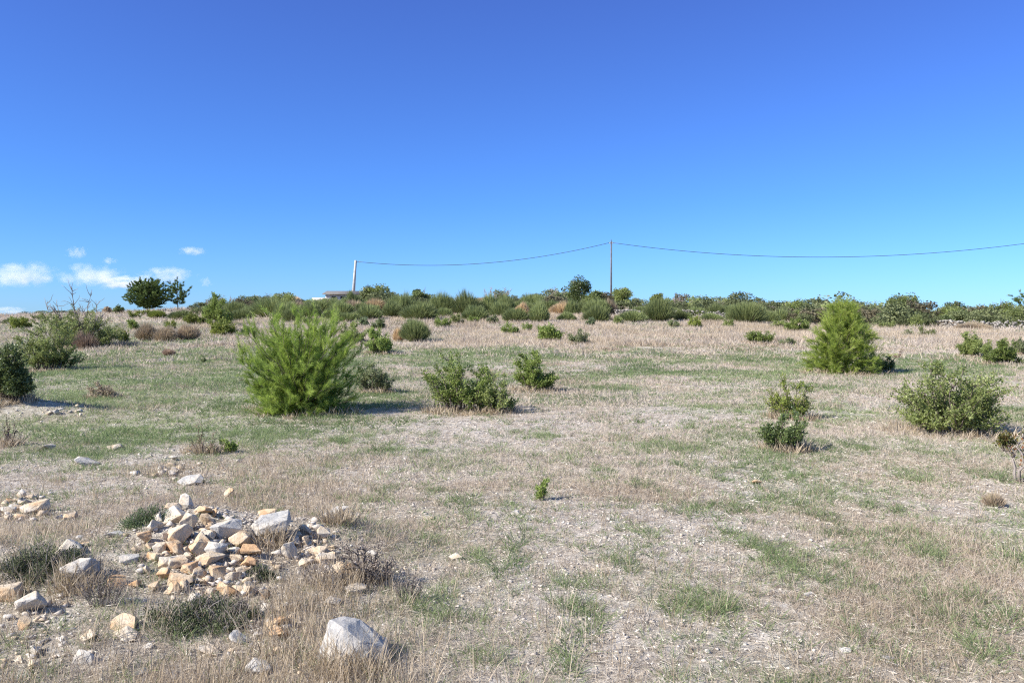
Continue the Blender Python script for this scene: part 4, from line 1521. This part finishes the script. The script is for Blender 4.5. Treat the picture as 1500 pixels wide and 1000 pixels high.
def ridge_tree(px, base, wp, hp, dist, label, seed, mat='leaf_dark', n=5200, trunk=.25):
    global rng
    c = at(px, dist)
    k = dist / F
    W, Hh = wp * k, (c.z * 0 + zat(base - hp, dist) - c.z)
    root = empty('ridge_tree', c)
    tag(root, label, 'tree')
    gt = Geo()
    rng = np.random.default_rng(seed)
    tr = curve_pts((0, 0, -.1), (.05, 0, 1), Hh * .8, 6, .1, .08)
    tube(gt, tr, .13, .04, 7, .5)
    for i in range(8):
        a = i * 2.4
        tube(gt, curve_pts(tr[2 + i % 4], (math.cos(a), math.sin(a), .9), W * .45, 4, .2, .12), .05, .015, 5, .5)
    gt.build('trunk', M['bark'], root)
    me = blob_mesh(W, W * .9, Hh * (1 - trunk), n, .16, seed, M[mat])
    cr = bpy.data.objects.new('crown', me)
    COL.objects.link(cr)
    cr.parent = root
    cr.location = (0, 0, Hh * trunk)
    return root


ridge_tree(847, 440, 36, 37, 80, 'tallest dark evergreen tree of the ridge left of the steel pole', 41, 'leaf_dark', trunk=.12)
ridge_tree(872, 440, 26, 18, 82, 'low round evergreen tree between the tallest one and the steel pole', 42, 'leaf_dark', trunk=.1)
ridge_tree(911, 442, 28, 23, 80, 'round topped evergreen tree just right of the steel pole', 43, 'leaf', trunk=.1)
ridge_tree(961, 445, 20, 17, 82, 'small rounded evergreen tree behind the large bright broom', 44, 'leaf', trunk=.1)
ridge_tree(1316, 465, 40, 36, 88, 'pointed mid green tree on the right skyline', 45, 'leaf', trunk=.1)
ridge_tree(1397, 468, 34, 28, 90, 'dark rounded tree on the right skyline above the stone bank', 46, 'leaf_dark', trunk=.1)
ridge_tree(1467, 470, 44, 30, 88, 'broad green tree beside the pine at the right edge', 47, 'leaf', trunk=.1)
ridge_tree(616, 440, 32, 17, 84, 'flat dark evergreen tree between the concrete pole and ridge middle', 48, 'leaf_dark', trunk=.08)
ridge_tree(545, 440, 36, 22, 84, 'wide olive tree right behind the concrete pole', 49, 'ridge', trunk=.08)
ridge_tree(174, 458, 14, 10, 84, 'tiny dark tree on the skyline left of the broad pine', 50, 'leaf_dark', 2200, .05)
ridge_tree(158, 458, 14, 8, 86, 'tiny brownish tree on the skyline, farthest left', 51, 'pinkdry', 2200, .05)
for i, px in enumerate((40, 62, 84, 104)):
    ridge_shrub(px, 101, 2.6, .75, i % 5, 'low dark shrub on the far left horizon', 'low shrubs on the far left horizon', rr)


for i, (px, base, wp, hp, mat, label) in enumerate([
        (452, 476, 20, 14, 'leaf', 'small dark shrub low on the slope, seen above the left half of the largest pine'),
        (534, 478, 16, 14, 'herb', 'small greyish bush low on the slope below the concrete pole'),
        (602, 478, 18, 10, 'leaf_pale', 'tiny pale bush touching the top of the broom alone in the straw'),
        (668, 475, 22, 14, 'leaf', 'small olive bush at the slope foot below the tall broom pair'),
        (694, 473, 16, 12, 'leaf_bright', 'tiny bright bush at the slope foot, right of the small olive one'),
        (722, 474, 18, 12, 'leaf_pale', 'tiny pale bush at the slope foot near the ridge middle'),
        (772, 486, 16, 12, 'leaf_bright', 'tiny bright plant in the straw just behind the spiky leaved one'),
        (905, 476, 18, 10, 'leaf', 'tiny dark bush at the straw edge below the left end of the wall'),
        (985, 479, 18, 10, 'leaf_pale', 'tiny pale bush at the straw edge before the middle of the wall'),
        (1068, 480, 20, 12, 'leaf', 'tiny olive bush at the straw edge left of the large olive broom'),
        (1140, 482, 24, 14, 'leaf', 'small olive bush right of the large olive broom at the straw edge'),
        (1262, 486, 22, 14, 'leaf_pale', 'small pale bush at the straw edge just behind the lone pine'),
        (1300, 482, 24, 12, 'leaf', 'small dark bush at the scrub edge right of the lone pine'),
        (250, 483, 22, 12, 'yellowgreen', 'small yellow green plant above the middle pinkish bush'),
        (362, 490, 20, 12, 'leaf_pale', 'small pale bush at the left shoulder of the largest pine'),
        (60, 470, 26, 10, 'leaf', 'low dark bush on the far left slope behind the olive shrub'),
        (195, 484, 20, 14, 'leaf_bright', 'small bright bush between the wide olive shrub and the pinkish bushes')]):
    leafy(px, base, wp, hp, mat, label, stems=12, dens=1.3, leaf=.07, seed=90 + i)
for x0, x1, wh in ((285, 480, 'left of the house'), (530, 820, 'between the two poles'), (900, 1180, 'above the stone wall'), (1180, 1480, 'on the right part of the ridge')):
    proto = None
    for k in range(6):
        px = x0 + (x1 - x0) * (k + rr.random()) / 6
        if proto is None:
            proto = bare_tree(px, 450, 16, 30, f'bare greyish shrub poking out of the scrub {wh}', 'bare_shrub', dist=84, r=.028, n=6, seed=int(px), group=f'bare shrubs {wh}')
            o = proto
        else:
            o = proto.copy()
            COL.objects.link(o)
        d = 84 + rr.uniform(-4, 6)
        c = at(px, d)
        zt = zat(float(np.interp(px, tx_, ty_)) - rr.uniform(-2, 5), d)
        o.location = c
        o.rotation_euler = (0, 0, rr.uniform(0, 6.28))
        sc_ = max(.4, (zt - c.z) / (30 * 84 / F)) 
        o.scale = (sc_ * 1.2, sc_ * 1.2, sc_)


# ---------------------------------------------------------------- dry stone wall and stone bank
def stone_wall(name, pts, height, thick, stone, label, cat, seed, tone_mat, slump=.15):
    g = Geo()
    rn = random.Random(seed)
    for (a, b) in zip(pts[:-1], pts[1:]):
        L = (b - a).length
        n = int(L * height / (stone * stone) * 4)
        for i in range(n):
            t = rn.random()
            u = rn.random() ** 1.2
            x = a.x + (b.x - a.x) * t
            y = a.y + (b.y - a.y) * t
            z0 = float(H(x, y))
            hh = height * (.75 + .35 * float(vnoise(x, y, 1.4, seed)))
            s = stone * rn.uniform(.35, .8)
            cx, cy, cz = x + rn.uniform(-.1, .1), y + (rn.uniform(-.5, .5) * thick * (1 - slump * u)), z0 + u * hh
            pt = []
            for k in range(9):
                v = Vector((rn.gauss(0, 1), rn.gauss(0, 1), rn.gauss(0, 1))).normalized()
                pt.append((cx + v.x * s, cy + v.y * s * .8, cz + v.z * s * .55))
            bm = bmesh.new()
            for p in pt:
                bm.verts.new(p)
            bmesh.ops.convex_hull(bm, input=bm.verts)
            bmesh.ops.triangulate(bm, faces=bm.faces)
            bm.verts.index_update()
            g.add([v.co[:] for v in bm.verts], [[v.index for v in f.verts] for f in bm.faces], rn.uniform(.1, .85))
            bm.free()
    o = g.build(name, tone_mat)
    tag(o, label, cat)
    return o


M['wallstone'] = leafmat('wall_stone', [(.17, .155, .135), (.28, .26, .23), (.40, .37, .32)], 0, .9)
stone_wall('dry_stone_wall', [at(900, 61.5), at(960, 62), at(1020, 62), at(1090, 62)], .62, .8, .2, 'long low dry stone wall of pale grey stones behind the brooms', 'stone wall', 3, M['wallstone'])
stone_wall('stone_bank', [at(1345, 66), at(1395, 63), at(1440, 62), at(1500, 60), at(1530, 60)], .72, 1.2, .24, 'bank of tumbled pale stones above the straw on the far right', 'stone bank', 4, M['wallstone'])
stone_wall('stone_wall_remnant', [at(1165, 64), at(1182, 64)], .5, .6, .22, 'short remnant of pale stone wall left of the lone pointed pine', 'stone wall', 6, M['wallstone'])


# ---------------------------------------------------------------- poles, cables, house
def concrete_pole(px, dist, top, foot_px):
    b = at(foot_px, dist)
    zt = zat(top, dist)
    hgt = zt - b.z
    root = empty('utility_pole', b)
    tag(root, 'pale grey tapering concrete utility pole beside the house on the ridge', 'utility pole')
    dx = (px - foot_px) / F * dist * hgt / (hgt)
    root.rotation_euler = (0, math.atan2(dx, hgt), 0)
    g = Geo()
    box(g, -.27, .27, -.2, .2, -.3, hgt, top=(.55, .6))
    g.build('pole_shaft', M['concrete'], root)
    g = Geo()
    box(g, .13, .19, -.06, .06, .2, hgt - .15)
    g.build('cable_conduit', M['metal'], root)
    g = Geo()
    box(g, .12, .62, -.03, .03, hgt - .24, hgt - .17)
    g.build('bracket', M['metal'], root)
    g = Geo()
    tube(g, [(.6, 0, hgt - .34), (.6, 0, hgt - .10)], .05, .05, 8)
    g.build('insulator', M['concrete'], root)
    return root, b, zt


def steel_pole(px, dist, top, label):
    b = at(px, dist)
    zt = zat(top, dist)
    hgt = zt - b.z
    root = empty('utility_pole', b)
    tag(root, label, 'utility pole')
    g = Geo()
    tube(g, [(0, 0, -.3), (0, 0, hgt * .5), (0, 0, hgt)], .17, .11, 12)
    g.build('pole_shaft', M['metal'], root, smooth=False)
    g = Geo()
    tube(g, [(-.26, 0, hgt - .30), (.26, 0, hgt - .30)], .045, .045, 6)
    g.build('cross_bracket', M['metal'], root)
    for s in (-1, 1):
        g = Geo()
        tube(g, [(s * .22, 0, hgt - .42), (s * .22, 0, hgt - .22)], .06, .06, 8)
        g.build('insulator', M['concrete'], root)
    g = Geo()
    tube(g, [(0, 0, hgt), (0, 0, hgt + .28)], .05, .03, 6)
    g.build('pole_tip', M['metal'], root)
    return root, b, zt


_, b1, z1 = concrete_pole(521.5, 128, 381, 516.5)
_, b2, z2 = steel_pole(895, 125, 353, 'slim dark steel utility pole right of the tallest ridge tree')


def px3(px, py, y):
    d = ray(px, py)
    return Vector((d.x * y, y, CAMZ + d.z * y))


def cable(pf, label, d0, d1, x0, x1, n=48):
    """hangs between two supports; pf gives the height of the sag curve along the span"""
    a, b = px3(x0, pf(x0), d0), px3(x1, pf(x1), d1)
    m = px3((x0 + x1) / 2, pf((x0 + x1) / 2), (d0 + d1) / 2)
    sag = (a.z + b.z) / 2 - m.z
    pts = []
    for i in range(n + 1):
        t = i / n
        p = a.lerp(b, t)
        pts.append((p.x, p.y, p.z - 4 * sag * t * (1 - t)))
    g = Geo()
    tube(g, pts, .036, .036, 6)
    g2 = g.build('overhead_cable', M['cable'])
    tag(g2, label, 'cable')


def par(x, p):
    (x0, y0), (x1, y1), (x2, y2) = p
    return (y0 * (x - x1) * (x - x2) / ((x0 - x1) * (x0 - x2)) + y1 * (x - x0) * (x - x2) / ((x1 - x0) * (x1 - x2)) + y2 * (x - x0) * (x - x1) / ((x2 - x0) * (x2 - x1)))


cable(lambda x: par(x, ((526, 383.5), (690, 387), (893, 355.5))), 'black overhead cable sagging between the concrete pole and the steel pole', 128, 125, 526, 893)
cable(lambda x: par(x, ((897, 355.5), (1170, 376.5), (1500, 357.5))), 'black overhead cable running from the steel pole out of the right side', 125, 118, 897, 1640)
steel_pole(1641, 118, 331, 'steel utility pole outside the right side that holds the cable')


def house():
    d = 118
    c = at(508, d)
    root = empty('house', c)
    tag(root, 'low pale house with a dark roof half hidden behind the ridge brooms', 'house')
    zr = zat(427.5, d) - c.z
    ze = zat(431.5, d) - c.z
    hw = 31 / F * d
    g = Geo()
    box(g, -hw, hw, 0, 5, -.5, ze)
    g.build('wall', M['wallpaint'], root)
    g = Geo()
    v = [(-hw - .35, -.45, ze), (hw + .35, -.45, ze), (hw + .35, 5.45, ze), (-hw - .35, 5.45, ze), (-hw - .35, 2.5, zr + .1), (hw + .35, 2.5, zr + .1)]
    v += [(a, b, z + .14) for a, b, z in v]
    f = [(0, 1, 5), (0, 5, 4), (3, 4, 5), (3, 5, 2), (6, 11, 7), (6, 10, 11), (9, 11, 10), (9, 8, 11), (0, 6, 7), (0, 7, 1), (2, 8, 9), (2, 9, 3), (0, 4, 10), (0, 10, 6), (3, 9, 10), (3, 10, 4),
         (1, 7, 11), (1, 11, 5), (2, 5, 11), (2, 11, 8)]
    g.add(v, f)
    rf = g.build('roof', M['rooftile'], root)
    g = Geo()
    box(g, 2.0, 2.45, 2.2, 2.7, zr - .3, zat(421, d) - c.z)
    g.build('chimney', M['wallpaint'], rf)
    for x in (-2.2, -.9):
        g = Geo()
        box(g, x, x + .6, -.06, -.003, max(.1, ze - 1.1), ze - .25)
        wf = g.build('window', M['darkglass'], root)
        g = Geo()
        box(g, x - .06, x + .66, -.10, -.002, max(.02, ze - 1.18), max(.1, ze - 1.1))
        g.build('sill', M['concrete'], wf)


house()
g = Geo()
c = at(470, 112)
box(g, -1.2, 1.4, 0, .3, -.4, zat(436, 112) - c.z)
o = g.build('garden_wall', M['wallpaint'])
o.location = c
tag(o, 'low white garden wall at the left of the house on the ridge', 'wall')


# ---------------------------------------------------------------- clouds
def cloud_material(name, seed, dens):
    m, n, l = mat_new(name)
    tc = n.new('ShaderNodeTexCoord')
    nz = n.new('ShaderNodeTexNoise')
    nz.noise_dimensions = '4D'
    nz.inputs['W'].default_value = seed
    nz.inputs['Scale'].default_value = 2.3
    nz.inputs['Detail'].default_value = 6
    nz.inputs['Roughness'].default_value = .62
    mp = n.new('ShaderNodeMapping')
    mp.inputs['Scale'].default_value = (1.5, 1.0, .8)
    l.new(tc.outputs['Object'], mp.inputs[0])
    l.new(mp.outputs[0], nz.inputs['Vector'])
    ln = n.new('ShaderNodeVectorMath')
    ln.operation = 'LENGTH'
    l.new(tc.outputs['Object'], ln.inputs[0])
    # density = clamp((noise - 0.28 - 0.42 * r^2) * k)
    p2 = n.new('ShaderNodeMath')
    p2.operation = 'POWER'
    p2.inputs[1].default_value = 2
    l.new(ln.outputs['Value'], p2.inputs[0])
    ma = n.new('ShaderNodeMath')
    ma.operation = 'MULTIPLY_ADD'
    ma.inputs[1].default_value = -.36
    ma.inputs[2].default_value = -.36
    l.new(p2.outputs[0], ma.inputs[0])
    ad = n.new('ShaderNodeMath')
    ad.operation = 'ADD'
    l.new(ma.outputs[0], ad.inputs[0])
    l.new(nz.outputs[0], ad.inputs[1])
    mu = n.new('ShaderNodeMath')
    mu.operation = 'MULTIPLY'
    mu.inputs[1].default_value = dens
    l.new(ad.outputs[0], mu.inputs[0])
    mxx = n.new('ShaderNodeMath')
    mxx.operation = 'MAXIMUM'
    mxx.inputs[1].default_value = 0
    l.new(mu.outputs[0], mxx.inputs[0])
    pv = n.new('ShaderNodeVolumePrincipled')
    pv.inputs['Color'].default_value = (1, 1, 1, 1)
    pv.inputs['Anisotropy'].default_value = .0
    l.new(mxx.outputs[0], pv.inputs['Density'])
    o = n.new('ShaderNodeOutputMaterial')
    l.new(pv.outputs[0], o.inputs['Volume'])
    return m


def cloud(px, py, wp, hp, seed, label, dens=.038):
    D = 4200
    c = px3(px, py, D)
    bm = bmesh.new()
    bmesh.ops.create_icosphere(bm, subdivisions=3, radius=1)
    me = bpy.data.meshes.new('cloud')
    bm.to_mesh(me)
    bm.free()
    me.materials.append(cloud_material('cloud_vapour', seed, dens))
    o = bpy.data.objects.new('cloud', me)
    COL.objects.link(o)
    o.location = c
    wp, hp = wp * 1.25, hp * 1.25
    o.scale = (wp / 2 / F * D, wp / 3 / F * D, hp / 2 / F * D)
    tag(o, label, 'cloud', None, 'thing')


cloud(30, 402, 116, 46, 1.3, 'white cloud at the left picture edge, leftmost of the larger three')
cloud(138, 404, 112, 42, 4.1, 'white cloud in the middle of the larger three above the bare sapling')
cloud(190, 414, 90, 24, 6.1, 'thin cloud streak between the middle cloud and the pines', .08)
cloud(243, 403, 86, 30, 8.4, 'white cloud directly behind the tops of the skyline pines')
cloud(113, 370, 34, 22, 2.2, 'small cloud puff high above the middle cloud', .06)
cloud(160, 382, 26, 12, 3.7, 'tiny faint cloud puff right of the small high puff', .05)
cloud(282, 368, 46, 16, 5.5, 'faint pair of small puffs right of the pines', .05)
cloud(302, 413, 24, 16, 9.3, 'faint small puff right above the skyline shrubs', .05)
cloud(8, 455, 70, 16, 7.9, 'low white cloud on the horizon at the left picture edge')
